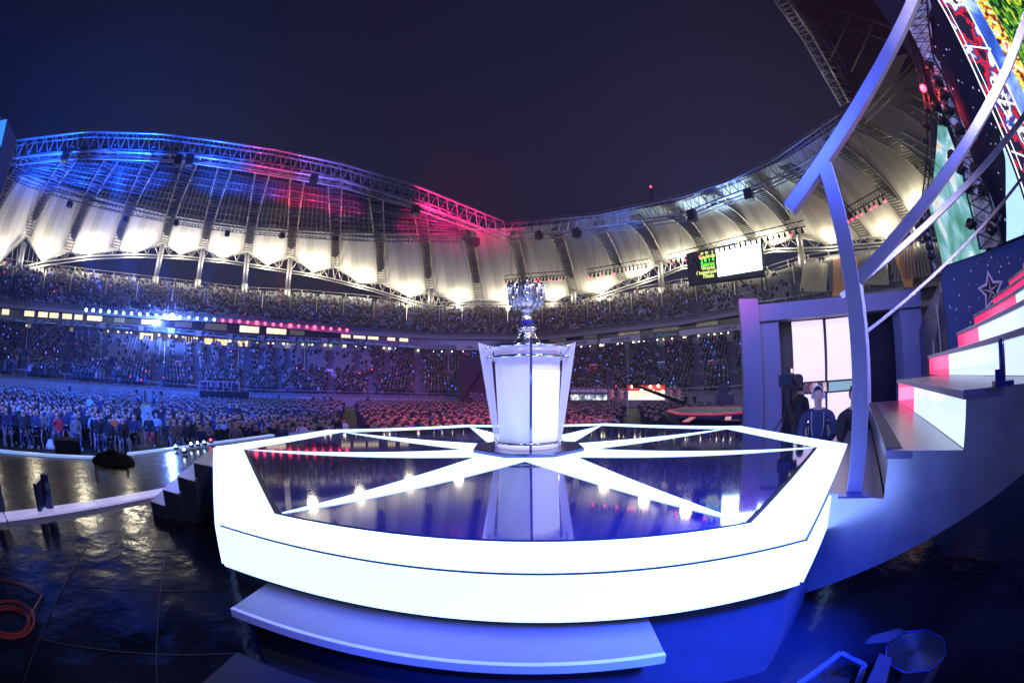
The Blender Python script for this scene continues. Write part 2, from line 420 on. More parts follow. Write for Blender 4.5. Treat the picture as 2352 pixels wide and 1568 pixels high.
# lit suite windows
wins = [(0,17,1),(52,75,1),(84,106,1),(110,131,1),(140,162,1),(168,187,1),(197,232,1),(260,285,0),(323,368,1),(400,440,0),(470,520,0),(550,595,1),(612,658,1),(665,700,0),(784,806,1),(812,840,1),(845,870,1),(890,908,1),(918,938,1),(1260,1300,0),(1340,1370,0),(1420,1470,0),(1500,1560,0),(1600,1650,0)]
for x0, x1, lit in wins:
    mb = MB(); v, f = panel_on(L_rtop, L_ubot, x0, x1, 20.34, .22, .86); mb.add(v, f)
    w = build('window', mb, M['window'] if lit else M['window_dim'], stand)
    for k in range(4):
        mb = MB(); vv, _ = panel_on(L_rtop, L_ubot, x0+(x1-x0)*k/3-.3, x0+(x1-x0)*k/3+.3, 20.3, .2, .88, 1); mb.add(vv, _)
        build('window_bar', mb, M['black'], w)
# lit doorways of the concourse
for x0, x1, lit in [(322,352,1),(425,442,1),(467,530,1),(552,570,1),(655,680,0),(60,110,0),(160,230,0)]:
    mb = MB(); v, f = panel_on(L_ltop, L_rbot, x0, x1, 21.94, .02, .8); mb.add(v, f)
    build('doorway', mb, M['shop'] if lit and x0 > 400 else M['window'] if lit else mat('concourse_opening', (.3,.27,.2), .7, emit=(1,.85,.6), es=.18), stand)
# ceiling lights of the concourse
mb = MB()
for x in range(4, 1690, 19):
    a = az_of(x+random.uniform(-9, 9), 775); p = PT(L_rbot, a, 21.2); mb.ball(p+Vector((0,0,-.35)), random.choice((.06,.08,.10,.15)), 6, 4)
o = build('concourse_lights', mb, M['lamp_warm'], stand); o['kind'] = 'stuff'

# ribbon advertisements
for x0, x1 in [(30,60),(76,150),(162,228),(243,318),(331,385),(401,449),(463,524),(535,598),(608,670),(680,738),(754,826),(832,905),(912,975),(1262,1330),(1340,1405),(1415,1490),(1500,1570)]:
    mb = MB(); v, f = panel_on(L_rbot, L_rtop, x0, x1, 19.5, .06, .94, 4); mb.add(v, f)
    b = build('advert_panel', mb, M['dark_fascia'], stand)
    a = az_of((x0+x1)/2, 760); P, Q = PT(L_rbot, a, 19.42), PT(L_rtop, a, 19.42); hgt = (Q-P).length
    a0, a1 = az_of(x0, 760), az_of(x1, 760); wid = (PT(L_rbot, a1, 19.4)-PT(L_rbot, a0, 19.4)); 
    build('advert_lettering', text_mb('2014', hgt*.3, P+(Q-P)*.68-wid*.05, wid, Q-P), M['ad_text'], b)
    build('advert_lettering', text_mb('WORLD CHAMPIONSHIP', min(hgt*.36, wid.length*.085), P+(Q-P)*.32, wid, Q-P), M['ad_text'], b)
    st = MB(); e = wid.normalized(); u = (Q-P); c0 = P-wid*.5
    st.quad(c0+u*.1+e*.1, c0+u*.1+wid*.16, c0+u*.9+wid*.3, c0+u*.9+wid*.2)
    build('advert_streak', st, M['ad_blue'], b); st = MB()
    st.quad(c0+u*.1+wid*.86, c0+u*.1+wid*.97, c0+u*.9+wid*.99, c0+u*.9+wid*.93)
    build('advert_streak', st, M['ad_blue'], b)
for x0, x1, txt in [(1048,1110,'AIR'),(1110,1150,''),(1275,1370,'KOREAN AIR'),(1378,1470,'KOREAN AIR'),(1560,1640,''),(1642,1700,'KOREAN AIR')]:
    mb = MB(); v, f = panel_on(L_rbot, L_rtop, x0, x1, 19.36, -.1, .98, 4); mb.add(v, f)
    b = build('advert_banner', mb, M['white_banner'], stand)
    if txt:
        a = az_of((x0+x1)/2, 760); P, Q = PT(L_rbot, a, 19.25), PT(L_rtop, a, 19.25)
        a0, a1 = az_of(x0, 760), az_of(x1, 760); wid = (PT(L_rbot, a1, 19.4)-PT(L_rbot, a0, 19.4))
        build('advert_lettering', text_mb(txt, min((Q-P).length*.8, wid.length*.14), P+(Q-P)*.48, wid, Q-P, bold=.01), M['navy'], b)

# ------------------------------------------------------------------ crowd builders (numpy)
def template(detail):
    """seated figure facing +Y: verts, faces, class per vertex (0 top,1 skin,2 hair,3 trousers)"""
    mb = MB(); cls = []
    def mark(c): cls.extend([c]*(len(mb.v)-len(cls)))
    n = 6 if detail else 5
    def loft(rings):
        b = len(mb.v)
        for (cx, cy, z, rx, ry) in rings:
            for k in range(n):
                a = 2*math.pi*k/n+.5; mb.v.append((cx+rx*math.cos(a), cy+ry*math.sin(a), z))
        for i in range(len(rings)-1):
            for k in range(n): mb.f.append((b+i*n+k, b+i*n+(k+1) % n, b+(i+1)*n+(k+1) % n, b+(i+1)*n+k))
        mb.f.append(tuple(b+(len(rings)-1)*n+k for k in range(n)))
    loft([(0,0,.42,.19,.14),(0,0,.75,.18,.13),(0,0,1.0,.23,.13),(0,0,1.08,.1,.08)] if detail else [(0,0,.42,.2,.15),(0,0,1.0,.24,.14),(0,0,1.1,.1,.08)]); mark(0)
    b = len(mb.v); hn = 8 if detail else 5
    hr = [(0.02,.055),(.07,.085),(.13,.1),(.2,.095),(.25,.06)] if detail else [(.02,.06),(.13,.11),(.25,.06)]
    for z, r in hr:
        for k in range(hn):
            a = 2*math.pi*k/hn; mb.v.append((r*math.cos(a)*.9, .03+r*math.sin(a), 1.07+z))
            y = math.sin(a); cls.append(1 if (z < .19 and y > -.2) else 2)
    m = len(hr)
    for i in range(m-1):
        for k in range(hn): mb.f.append((b+i*hn+k, b+i*hn+(k+1) % hn, b+(i+1)*hn+(k+1) % hn, b+(i+1)*hn+k))
    mb.f.append(tuple(b+(m-1)*hn+k for k in range(hn)))
    if detail:
        for sx in (-1, 1):
            mb.tube([(sx*.22,0,1.0),(sx*.26,.08,.75),(sx*.12,.28,.66)], [.06,.05,.04], 5); mark(0)
            mb.tube([(sx*.1,.02,.48),(sx*.12,.42,.5),(sx*.12,.42,.08)], [.09,.075,.05], 5); mark(3)
    else:
        mb.box((0,.22,.5),(.36,.42,.14)); mark(3)
    return np.array(mb.v, np.float32), mb.f, np.array(cls)
TOPS = np.array([(.012,.012,.016)]*9+[(.02,.025,.06)]*4+[(.1,.1,.11)]*3+[(.32,.32,.34)]*1+[(.08,.12,.25)]+[(.04,.03,.03)]*2, np.float32)
def crowd_mesh(name, T, pos, rot, scale, parent=None, tops=TOPS):
    V, Fc, cls = T; n = len(pos); nv = len(V)
    c, s = np.cos(rot)[:, None], np.sin(rot)[:, None]
    X = np.empty((n, nv, 3), np.float32)
    sc = scale[:, None]
    X[:, :, 0] = (V[:, 0]*c - V[:, 1]*s)*sc + pos[:, 0:1]; X[:, :, 1] = (V[:, 0]*s + V[:, 1]*c)*sc + pos[:, 1:2]; X[:, :, 2] = V[:, 2]*sc + pos[:, 2:3]
    me = bpy.data.meshes.new(name)
    lens = np.array([len(f) for f in Fc]); flat = np.concatenate([np.array(f) for f in Fc])
    nl = len(flat); me.vertices.add(n*nv); me.loops.add(n*nl); me.polygons.add(n*len(Fc))
    me.vertices.foreach_set('co', X.ravel())
    idx = (flat[None, :]+(np.arange(n)*nv)[:, None]).astype(np.int32); me.loops.foreach_set('vertex_index', idx.ravel())
    st = np.concatenate([[0], np.cumsum(lens)[:-1]]); starts = (st[None, :]+(np.arange(n)*nl)[:, None]).astype(np.int32)
    me.polygons.foreach_set('loop_start', starts.ravel())
    me.update(calc_edges=True)
    top = tops[rng.integers(0, len(tops), n)]*rng.uniform(.7, 1.3, (n, 1)).astype(np.float32)
    skin = np.array((.40,.29,.23), np.float32)[None]*rng.uniform(.75, 1.1, (n, 1)); hair = np.full((n, 3), .012)
    tr = np.array([(.015,.016,.022),(.035,.05,.1),(.05,.05,.05)])[rng.integers(0, 3, n)]
    pal = np.stack([top, skin, hair, tr], 1)
    Cc = np.ones((n, nv, 4), np.float32); Cc[:, :, :3] = pal[:, cls, :]
    ca = me.color_attributes.new('Col', 'FLOAT_COLOR', 'POINT'); ca.data.foreach_set('color', Cc.ravel())
    me.materials.append(M['people'])
    o = bpy.data.objects.new(name, me); COL.objects.link(o)
    if parent: o.parent = parent; o.location = -root_loc(parent)
    return o
def seat_template():
    mb = MB(); mb.box((0,0,.42),(.42,.4,.05)); mb.box((0,-.2,.62),(.42,.05,.38)); return np.array(mb.v, np.float32), mb.f, np.zeros(len(mb.v), int)
T_lo, T_hi, T_seat = template(0), template(1), seat_template()

# aisles and vomitories in the stands
aisle_x = {3: [20,95,157,240,312,395,468,540,603,668,728,790,860,935,1010,1062,1124,1166,1207,1245,1300,1348,1400,1450,1520,1600,1690,1760,1830,1900,1975,2050],
           2: [60,160,240,320,352,378,412,450,478,515,548,568,600,636,660,700,760,820,890,960,1030,1120,1200,1280,1360,1440,1520,1600,1680],
           1: [50,150,250,360,450,560,640,760,850,960,1060,1170,1290,1400,1500,1600,1690]}
def a_of(tier): return sorted(az_of(x, {3:690, 2:800, 1:880}[tier]) for x in aisle_x[tier])
P_all, Rt_all, S_all = [], [], []; SEATS = []
def fill_tier(tier, spec, dens):
    f0, o0, f1, o1, rows = spec; ai = np.array(a_of(tier))
    for i in range(rows):
        t = (i+.45)/rows; tz = i/rows+1/rows
        D0 = Df(-.4)+o0; a = AZ0
        while a < R(62 if tier == 3 else 40):
            D = Df(a)+o0+(o1-o0)*t; a += .52/D
            if np.min(np.abs(ai-a))*D < .62: continue
            P, Q = PT(f0, a, o0), PT(f1, a, o1); z = P.z+(Q.z-P.z)*min(1, tz)
            d = dens(a, t)
            if d < 0: continue
            p = pol(a, D, z); occ = random.random() < d
            if occ:
                P_all.append(tuple(p)); Rt_all.append(math.atan2(-(-p.x), -p.y) if False else math.atan2(p.x, -p.y)+random.uniform(-.3, .3)); S_all.append(random.uniform(.88, 1.05))
            SEATS.append((*p, math.atan2(p.x, -p.y)))
def noise1(a, k=0): return math.sin(a*23+k)*.5+math.sin(a*57+1.3*k)*.3+math.sin(a*131+2*k)*.2
def dens3(a, t):
    x = a
    if a > R(41): return .0
    base = .66-.75*max(0, t-.38)-.25*max(0, t-.8)
    if a > R(24): base *= max(.08, 1-(a-R(24))/R(12))
    return base+.18*noise1(a*1.3, t*4)
def dens2(a, t):
    if R(-58) < a < R(-47.5) : return .10 if t > .12 else .8
    if R(-47.5) <= a < R(-32): return .55 if t > .1 else .8
    if R(-32) <= a < R(-27): return .2 if t > .2 else .8
    if R(-27) <= a < R(-19): return .13 if t > .1 else .8
    return .93
fill_tier(1, T1, lambda a, t: .93); fill_tier(2, T2, dens2); fill_tier(3, T3, dens3)
o = crowd_mesh('crowd', T_lo, np.array(P_all, np.float32), np.array(Rt_all, np.float32), np.array(S_all, np.float32))
tag(o, 'distant seated spectators filling the tiers of the grandstand', 'crowd', kind='stuff')
SE = np.array(SEATS, np.float32)
o = crowd_mesh('seats', T_seat, SE[:, :3], SE[:, 3], np.ones(len(SE), np.float32), stand)
o.data.materials.clear(); o.data.materials.append(M['seat']); o['kind'] = 'stuff'
# light sticks
mbB, mbR = MB(), MB(); pa = np.array(P_all)
for i in rng.choice(len(pa), 430, replace=False):
    p = Vector(pa[i]); q = p-p.normalized()*.35+Vector((0,0,random.uniform(.75, 1.3)))
    (mbB if random.random() < .88 else mbR).ball(q, random.uniform(.045, .085), 5, 3, (1,1,1.6))
tag(build('light_sticks', mbB, M['stick_blue']), 'tiny blue light sticks waved all over the grandstand crowd', 'light sticks', kind='stuff')
tag(build('light_sticks', mbR, M['stick_red']), 'tiny red light sticks scattered through the grandstand crowd', 'light sticks', kind='stuff')
# aisle handrails with reflective dashes
mb = MB()
for tier, spec, step in ((3, T3, 2), (2, T2, 5)):
    f0, o0, f1, o1, rows = spec
    for a in a_of(tier)[::1 if tier == 3 else step]:
        if a > R(60): continue
        mb = MB(); t0, t1 = (.32, .95) if tier == 3 else (.1, .98)
        n = 14
        for k in range(n):
            A_, B_ = t0+(t1-t0)*k/n, t0+(t1-t0)*(k+.62)/n
            q = []
            for t in (A_, B_):
                P, Q = PT(f0, a, o0), PT(f1, a, o1); q.append(pol(a, Df(a)+o0+(o1-o0)*t, P.z+(Q.z-P.z)*t+.75))
            mb.bar(q[0], q[1], .10, .10)
        build('aisle_rail', mb, M['dash'], stand)

# banners over the vomitory mouths
def bowl(spec, x, t, y):
    a = az_of(x, y); f0, o0, f1, o1, rows = spec
    P, Q = PT(f0, a, o0), PT(f1, a, o1); return a, pol(a, Df(a)+o0+(o1-o0)*t, P.z+(Q.z-P.z)*t)
def banner(x, y, w, h, kind, spec, lab):
    a, el = azel(x, y); f0, o0, f1, o1, rows = spec
    best = min((abs(math.atan2((lambda P, Q, t: P.z+(Q.z-P.z)*t)(PT(f0, a, o0), PT(f1, a, o1), t/40), Df(a)+o0+(o1-o0)*t/40)-el), t/40) for t in range(41))[1]
    D = Df(a)+o0+(o1-o0)*best-1.2; c0 = pol(a, D, D*math.tan(el))
    sc = D/F*1.0; e = Vector((math.cos(a), -math.sin(a), 0)); inw = Vector((-math.sin(a), -math.cos(a), 0)); u = (Vector((0,0,1))*.93+inw*-.36).normalized()
    wv, hv = e*w*sc*.5, u*h*sc*.5
    m = {'red': 'red_banner', 'white': 'white_banner', 'grey': 'grey_banner'}[kind]
    t = thing('hanging_banner', lab, 'banner', c0-hv-Vector((0,0,.3)), 0, 'banners hung over the stand entrances')
    mb = MB(); nn = u.cross(e)
    vs = [c0-wv-hv, c0+wv-hv, c0+wv+hv, c0-wv+hv]; mb.extrude(vs, inw*-.06); build('cloth', mb, M[m], t)
    mb = MB()
    if kind == 'red':
        mb.add([c0+inw*.05+e*math.cos(k*math.pi/8)*h*sc*.28+u*math.sin(k*math.pi/8)*h*sc*.26 for k in range(16)], [tuple(range(16))])
    else:
        for k in range(3):
            q = c0+inw*.05+e*w*sc*(k-1)*.2; mb.quad(q-e*.1*w*sc-hv*.5, q+e*.02*w*sc-hv*.6, q+e*.09*w*sc+hv*.55, q-e*.03*w*sc+hv*.3)
    b = build('emblem', mb, M['banner_mark'] if kind == 'red' else M['navy'], t)
    mb = MB(); bx = w*sc*.5
    for sx in (-1, 1): mb.bar(c0+e*bx*sx*1.04+hv*1.05, c0+e*bx*sx*1.04-hv*1.2-inw*-.6, .1, .1)
    mb.bar(c0+e*bx*1.04+hv*1.05, c0-e*bx*1.04+hv*1.05, .1, .1); build('rail', mb, M['steel'], t)
for x, y, w, h, k, sp_, lb in [
    (78,672,22,9,'red',T3,'small red banner with pale disc on the upper tier, leftmost of the red ones'), (184,682,26,10,'grey',T3,'faded blue banner on the upper tier right of the leftmost red banner'), (306,690,27,11,'white',T3,'white banner with dark marks on the upper tier above the suite windows'),
    (437,699,27,11,'grey',T3,'faded blue banner on the upper tier just above the dazzling blue spotlight'), (569,711,27,11,'red',T3,'red banner with pale disc on the upper tier above the row of red lamps'), (703,722,28,11,'grey',T3,'faded blue banner on the upper tier above the right end of the red lamps'),
    (830,735,28,11,'white',T3,'white and blue banner on the upper tier left of the trophy'), (948,744,26,10,'grey',T3,'faded blue banner on the upper tier between white and red banners left of the trophy'), (1083,747,27,12,'red',T3,'red banner with pale disc on the upper tier beside the trophy'),
    (1440,722,26,10,'grey',T3,'faded blue banner on the upper tier right of the trophy'), (1577,697,28,9,'red',T3,'red banner with pale disc on the upper tier below the scoreboard'), (1716,678,30,14,'white',T3,'white banner on the upper tier beside the lintel of the stage doorway'),
    (112,818,27,15,'grey',T2,'faded blue banner on the lower tier, leftmost of its row'), (252,832,26,18,'grey',T2,'faded blue banner on the lower tier by the empty seat block'), (415,839,25,17,'red',T2,'large red banner with white disc on the lower tier'),
    (586,848,25,17,'grey',T2,'faded blue banner on the lower tier right of the large red banner'), (752,857,28,17,'white',T2,'white banner with dark marks on the lower tier above the side wall'), (1370,844,30,14,'red',T2,'red banner seen edge on beside the lit pedestal'),
    (1528,838,34,15,'grey',T2,'faded blue banner on the lower tier above the lit food tent'), (1645,836,32,17,'red',T2,'red banner with white disc on the lower tier next to the stage doorway')]:
    banner(x, y, w*1.05, h*1.05, k, sp_, lb)
# tarpaulins on the empty right part of the upper tier
def surf(x, y, spec, lift=.7):
    a, el = azel(x, y); f0, o0, f1, o1, rows = spec; P, Q = PT(f0, a, o0), PT(f1, a, o1)
    t = min((abs(math.atan2(P.z+(Q.z-P.z)*k/100, Df(a)+o0+(o1-o0)*k/100)-el), k/100) for k in range(-10, 111))[1]
    D = Df(a)+o0+(o1-o0)*t-lift*4.6; return pol(a, D, D*math.tan(el))
def tarp(x0, x1, y0, y1, m, lab):
    c4 = [surf(x, y, T3) for x, y in ((x0[0], y1), (x1[0], y1), (x1[1], y0), (x0[1], y0))]
    mb = MB(); mb.extrude(c4, (0,0,-.15)); tag(build('tarpaulin', mb, M[m]), lab, 'tarpaulin', 'tarpaulins covering empty seats')
tarp((1836,1846), (1898,1902), 604, 668, 'tarp_grey', 'sagging grey tarpaulin over empty seats left of an orange one')
tarp((1912,1914), (1960,1974), 590, 680, 'tarp_orange', 'orange tarpaulin over empty seats behind the tall stage post')
tarp((1990,1994), (2042,2036), 582, 652, 'tarp_grey', 'sagging grey tarpaulin over empty seats between two orange ones')
tarp((2077,2048), (2096,2104), 571, 656, 'tarp_orange', 'orange tarpaulin tapering to a point below the last roof column')

# row of lamps along the upper fascia
def fascia_lamp(x, y, col, r, lab, grp):
    a = azel(x, y)[0]; p = at(x, y, Df(a)+18.8)
    t = thing('spotlight', lab, 'spotlight', p, 0, grp); inw = Vector((-math.sin(a), -math.cos(a), 0))
    mb = MB(); mb.tube([p+inw*-.05, p-inw*.6], [.28,.22], 8); build('housing', mb, M['black'], t)
    mb = MB(); mb.ball(p+inw*.02, r, 8, 6, (1,1,1)); build('lens', mb, col, t)
blue_px = [(165,691.5)] + [(197+17.6*k, 711.5+1.55*k) for k in range(0)]
bx = [198,214,231,250,266,284,302,321,339,359,377]; by = [711.5,712.5,714,716,717.5,719,720,721.5,722.5,724,725]
for x, y in list(zip(bx, by))+[(414,728.5),(434,729.5),(453,731),(473,732.5),(492,734)]:
    fascia_lamp(x, y, M['lamp_blue'], .26, 'small blue spotlight on the rail below the upper tier', 'blue spotlights along the upper tier')
fascia_lamp(395, 727, M['lamp_bright'], .5, 'dazzling blue white spotlight, the brightest of the blue row', 'blue spotlights along the upper tier')
for x, y in [(512,736),(530,737),(550,738),(569,740),(590,741.5),(609,743),(628,745),(646,746),(667,748),(686,749),(705,750.5),(723,752),(742,753),(760,755),(780,756.5),(797,758)]:
    fascia_lamp(x, y, M['lamp_red'], .28 if x not in (590, 723, 667) else .38, 'small red spotlight on the rail below the upper tier', 'red spotlights along the upper tier')

# ------------------------------------------------------------------ roof
PA, PL_, PB, PC = (-.5, 70), (-58.9, 11.7), (36.6, 26.0), (19, 14.6)
low_AL = [(-30,372),(28,363),(200,346.5),(433,356.5),(567,376.5),(784,415),(957,467),(1163,544)]
top_AL = [(-20,336),(43,322),(200,303),(367,308),(500,325),(633,345),(784,377),(957,428),(1167,513)]
low_AB = [(1167,543),(1339,526),(1565,492),(1640,462),(1761,417),(1848,375),(1900,337),(1962,283)]
top_AB = [(1169,513),(1374,495),(1565,454),(1674,417),(1778,368),(1882,295),(1938,257)]
def poly3(px, P, Q, n):
    out = []; seg = [math.dist(a, b) for a, b in zip(px[:-1], px[1:])]; tot = sum(seg)
    for k in range(n+1):
        d = tot*k/n; i = 0
        while i < len(seg)-1 and d > seg[i]: d -= seg[i]; i += 1
        t = min(1, d/seg[i]); x = px[i][0]+(px[i+1][0]-px[i][0])*t; y = px[i][1]+(px[i+1][1]-px[i][1])*t
        out.append(onv(x, y, P, Q))
    return out
roof = thing('stadium_roof', 'white membrane stadium roof on steel trusses and columns, lit from below', 'roof', (0,62,GROUND))
def edge_truss(top, low, out, nseg, rch):
    mb = MB(); out = Vector(out)
    mb.tube(top, rch, 6); mb.tube(low, rch, 6); bt = [p+out for p in top]; bl = [p+out*1.1 for p in low]
    mb.tube(bt, rch*.9, 5); mb.tube(bl, rch*.9, 5); mid = [l+(t-l)*.18+out*.1 for t, l in zip(top, low)]; mb.tube([l+Vector((0,0,-.9))+out*.2 for l in low], rch*.6, 5)
    mb.tube([t+Vector((0,0,.55))+out*.3 for t in top], rch*.25, 4)
    d = MB()
    for k in range(len(low)-1):
        m_ = (top[k]+top[k+1])/2
        d.tube([low[k], m_, low[k+1]], rch*.55, 4); d.tube([bl[k], (bt[k]+bt[k+1])/2, bl[k+1]], rch*.36, 4)
        d.bar(top[k], bt[k], rch*.5, rch*.5); d.bar(low[k], bl[k], rch*.5, rch*.5)
        d.bar(low[k]+Vector((0,0,-.9))+out*.2, low[k], rch*.35, rch*.35)
        if k % 2 == 0: d.bar(top[k], top[k]+Vector((0,0,.6))+out*.3, rch*.2, rch*.2)
    return mb, d
nAL = 52
mb, d = edge_truss(poly3(top_AL, PA, PL_, nAL), poly3(low_AL, PA, PL_, nAL), (-1.1,1.1,.15), nAL, .17)
o = build('edge_truss', mb, M['truss'], roof, True); build('truss_web', d, M['truss'], o)
mb, d = edge_truss(poly3(top_AB, PA, PB, 44), poly3(low_AB, PA, PB, 44), (.9,.8,.1), 44, .13)
o = build('edge_truss', mb, M['truss'], roof, True); build('truss_web', d, M['truss'], o)
topBC = [onv(x, y, PB, PC) for x, y in ((1931,243),(1886,165),(1841,87),(1810,45),(1778,0),(1740,-60))]
lowBC = [onv(x, y, PB, PC)+Vector((.9,-1.3,0)) for x, y in ((1948,240),(1912,170),(1878,110),(1845,52),(1813,0),(1780,-60))]
def resamp(p, n):
    out = []
    for k in range(n+1):
        t = k/n*(len(p)-1); i = min(int(t), len(p)-2); out.append(p[i]+(p[i+1]-p[i])*(t-i))
    return out
mb, d = edge_truss(resamp(topBC, 22), resamp(lowBC, 22), (.5,-.8,.1), 22, .1)
o = build('edge_truss', mb, M['truss'], roof, True); build('truss_web', d, M['truss'], o)

RIBS = [((68,363),(-55,575)),((170,355),(60,545)),((267,351),(153,580)),((358,355),(263,575)),((443,361),(375,562)),((523,370),(467,570)),((607,381),(568,580)),((685,396),(667,592)),((770,415),(770,615)),((863,443),(877,652)),((962,467),(988,674)),((1063,505),(1101,688)),
        ((1176,543),(1207,680)),((1276,536),(1318,676)),((1370,523),(1430,645)),((1457,509),(1516,607)),((1549,495),(1618,577)),((1629,467),(1730,549)),((1726,431),(1832,545)),((1806,396),(1990,546)),((1910,331),(2085,505)),((1962,285),(2150,420))]
LOWS = [(0,600),(97,600),(205,583),(313,578),(417,583),(510,592),(615,607),(720,623),(827,649),(940,681),(1051,695),(1165,694),(1270,692),(1381,672),(1471,632),(1565,600),(1685,574),(1775,562),(1905,560),(2035,548),(2118,478)]
ROFF = 40
def outer(x, y):
    a = azel(x, y)[0]; return at(x, y, Df(a)+ROFF)
L_mem = line([(-60,372),(13,398),(107,435),(193,460),(300,486.5),(433,515),(567,531.5),(760,545),(922,549),(1162,543)])
ribs3 = []
for i, (T, B) in enumerate(RIBS):
    Tp = onv(*T, PA, PL_) if i < 12 else onv(*T, PA, PB); Bp = outer(*B)
    pts = [Tp+(Bp-Tp)*(k/14)+Vector((0,0,1.3*math.sin(math.pi*k/14))) for k in range(15)]; ribs3.append(pts)
def at_s(pts, s):
    t = max(0, min(.9999, s))*(len(pts)-1); i = int(t); return pts[i]+(pts[i+1]-pts[i])*(t-i)
cut = []
for i, pts in enumerate(ribs3):
    if i >= 12: cut.append(.015); continue
    best = None
    for k in range(201):
        p = at_s(pts, k/200); a = math.atan2(p.x, p.y); e = math.atan2(p.z, math.hypot(p.x, p.y))
        if e < L_mem(a): best = k/200; break
    cut.append(best if best else .5)
for i, pts in enumerate(ribs3):
    nxt = ribs3[min(i+1, len(ribs3)-1)]; prv = ribs3[max(i-1, 0)]; side = (at_s(nxt, .5)-at_s(prv, .5)); side.z = 0; side.normalize()
    hw = 1.05
    rails, rungs, deck = MB(), MB(), MB()
    for sx in (-1, 1): rails.tube([p+side*hw*sx for p in pts], .11, 5)
    for sx in (-1, 1): rails.tube([p+side*hw*sx*.55+Vector((0,0,1.0)) for p in pts], .09, 4)
    n = 30
    for k in range(n+1):
        p = at_s(pts, k/n)
        rungs.bar(p-side*hw, p+side*hw, .13, .13)
        q = at_s(pts, (k+.5)/n); rungs.bar(p-side*hw, q-side*hw*.55+Vector((0,0,1.0)), .06, .06); rungs.bar(p+side*hw, q+side*hw*.55+Vector((0,0,1.0)), .06, .06)
    v = []
    for p in pts: v += [p-side*hw*.9+Vector((0,0,.95)), p+side*hw*.9+Vector((0,0,.95))]
    deck.add(v, [(2*k, 2*k+1, 2*k+3, 2*k+2) for k in range(len(pts)-1)])
    o = build('rib', rails, M['rib_rail'], roof, True); build('rib_rung', rungs, M['purlin'], o); build('rib_deck', deck, M['rib_dark'], o)
# membrane material: strips of fabric of slightly different tone between seams
m = mat('roof_membrane', (.74,.73,.70), .75); M['membrane'] = m
nt = m.node_tree; p = nt.nodes['Principled BSDF']
a = nt.nodes.new('ShaderNodeAttribute'); a.attribute_name = 'Col'
nt.links.new(a.outputs['Color'], p.inputs['Base Color'])
p.inputs['Subsurface Weight'].default_value = 0
TONE = [.62,.76,.56,.70,.78,.60]
for i in range(len(ribs3)-1):
    A_, B_ = ribs3[i], ribs3[i+1]; low = outer(*LOWS[i]); nu, nv = 18, 14; mb = MB(); vs = []; cols = []
    pk = (A_[-1]+B_[-1])/2
    for u in range(nu+1):
        U = u/nu
        for v in range(nv+1):
            V = v/nv; p = at_s(A_, cut[i]+(1-cut[i])*V).lerp(at_s(B_, cut[i+1]+(1-cut[i+1])*V), U)
            lift = Vector((0,0,1.75-1.6*V**3))
            tri = 1-abs(2*U-1)
            sag = (low-(A_[-1].lerp(B_[-1], .5)))*tri*V**2.2
            belly = Vector((0,0,-.35*math.sin(math.pi*U)*math.sin(math.pi*min(1, V*1.02))))
            vs.append(p+lift+sag+belly)
    mb.add(vs, [(u*(nv+1)+v, u*(nv+1)+v+1, (u+1)*(nv+1)+v+1, (u+1)*(nv+1)+v) for u in range(nu) for v in range(nv)])
    o = build('membrane_panel', mb, M['membrane'], roof, True)
    ca = o.data.color_attributes.new('Col', 'FLOAT_COLOR', 'CORNER'); arr = np.ones((len(o.data.loops), 4), np.float32)
    for pl in o.data.polygons:
        U = (pl.vertices[0]//(nv+1)); U = min(U, nu-1) if True else 0
        U = min(min(q//(nv+1) for q in pl.vertices), nu-1)
        t = TONE[(U//3) % 6]
        for li in pl.loop_indices: arr[li, :3] = (t, t*.985, t*.95)
    ca.data.foreach_set('color', arr.ravel())
# lattice bays between the arched truss and the membrane
for i in range(11):
    A_, B_ = ribs3[i], ribs3[i+1]; pur, web, sheet = MB(), MB(), MB()
    n = 10
    for k in range(n+1):
        s0, s1 = cut[i]*k/n, cut[i+1]*k/n; a_, b_ = at_s(A_, s0), at_s(B_, s1); upv = Vector((0,0,.5))
        pur.tube([a_+upv, b_+upv], .12 if k % 3 else .17, 5)
        if k % 3 == 0 and k < n or k == n:
            a2, b2 = a_+Vector((0,0,-.5)), b_+Vector((0,0,-.5)); pur.tube([a2, b2], .1, 5); m_ = 9
            for j in range(m_): web.tube([a2.lerp(b2, j/m_), (a_+upv).lerp(b_+upv, (j+.5)/m_), a2.lerp(b2, (j+1)/m_)], .055, 4)
    for j in range(1, 9): pur.bar(at_s(A_, .01).lerp(at_s(B_, .01), j/9)+Vector((0,0,.6)), at_s(A_, cut[i]).lerp(at_s(B_, cut[i+1]), j/9)+Vector((0,0,.6)), .06, .06)
    q = [at_s(A_, 0), at_s(B_, 0), at_s(B_, cut[i+1]), at_s(A_, cut[i])]; sheet.extrude([x+Vector((0,0,1.0)) for x in q], (0,0,.08))
    o = build('purlin', pur, M['purlin'], roof, True); build('purlin_web', web, M['purlin'], o); build('glazing_panel', sheet, M['dark_roof'], roof)
# lamp banks hung below the lattice
for i in range(2, 11):
    a_, b_ = at_s(ribs3[i], cut[i]*.9), at_s(ribs3[i+1], cut[i+1]*.9); mb = MB(); fr = MB()
    for r_ in range(2):
        for k in range(7):
            p = a_.lerp(b_, .25+.5*k/6)+Vector((0,0,-.7-.7*r_)); mb.ball(p, .17, 6, 4)
        fr.bar(a_.lerp(b_, .18)+Vector((0,0,-.45-.7*r_)), a_.lerp(b_, .82)+Vector((0,0,-.45-.7*r_)), .1, .1)
    o = build('floodlight_bank', fr, M['black'], roof); build('floodlight', mb, mat('floodlight_glass', (.5,.55,.65), .15, .6), o)
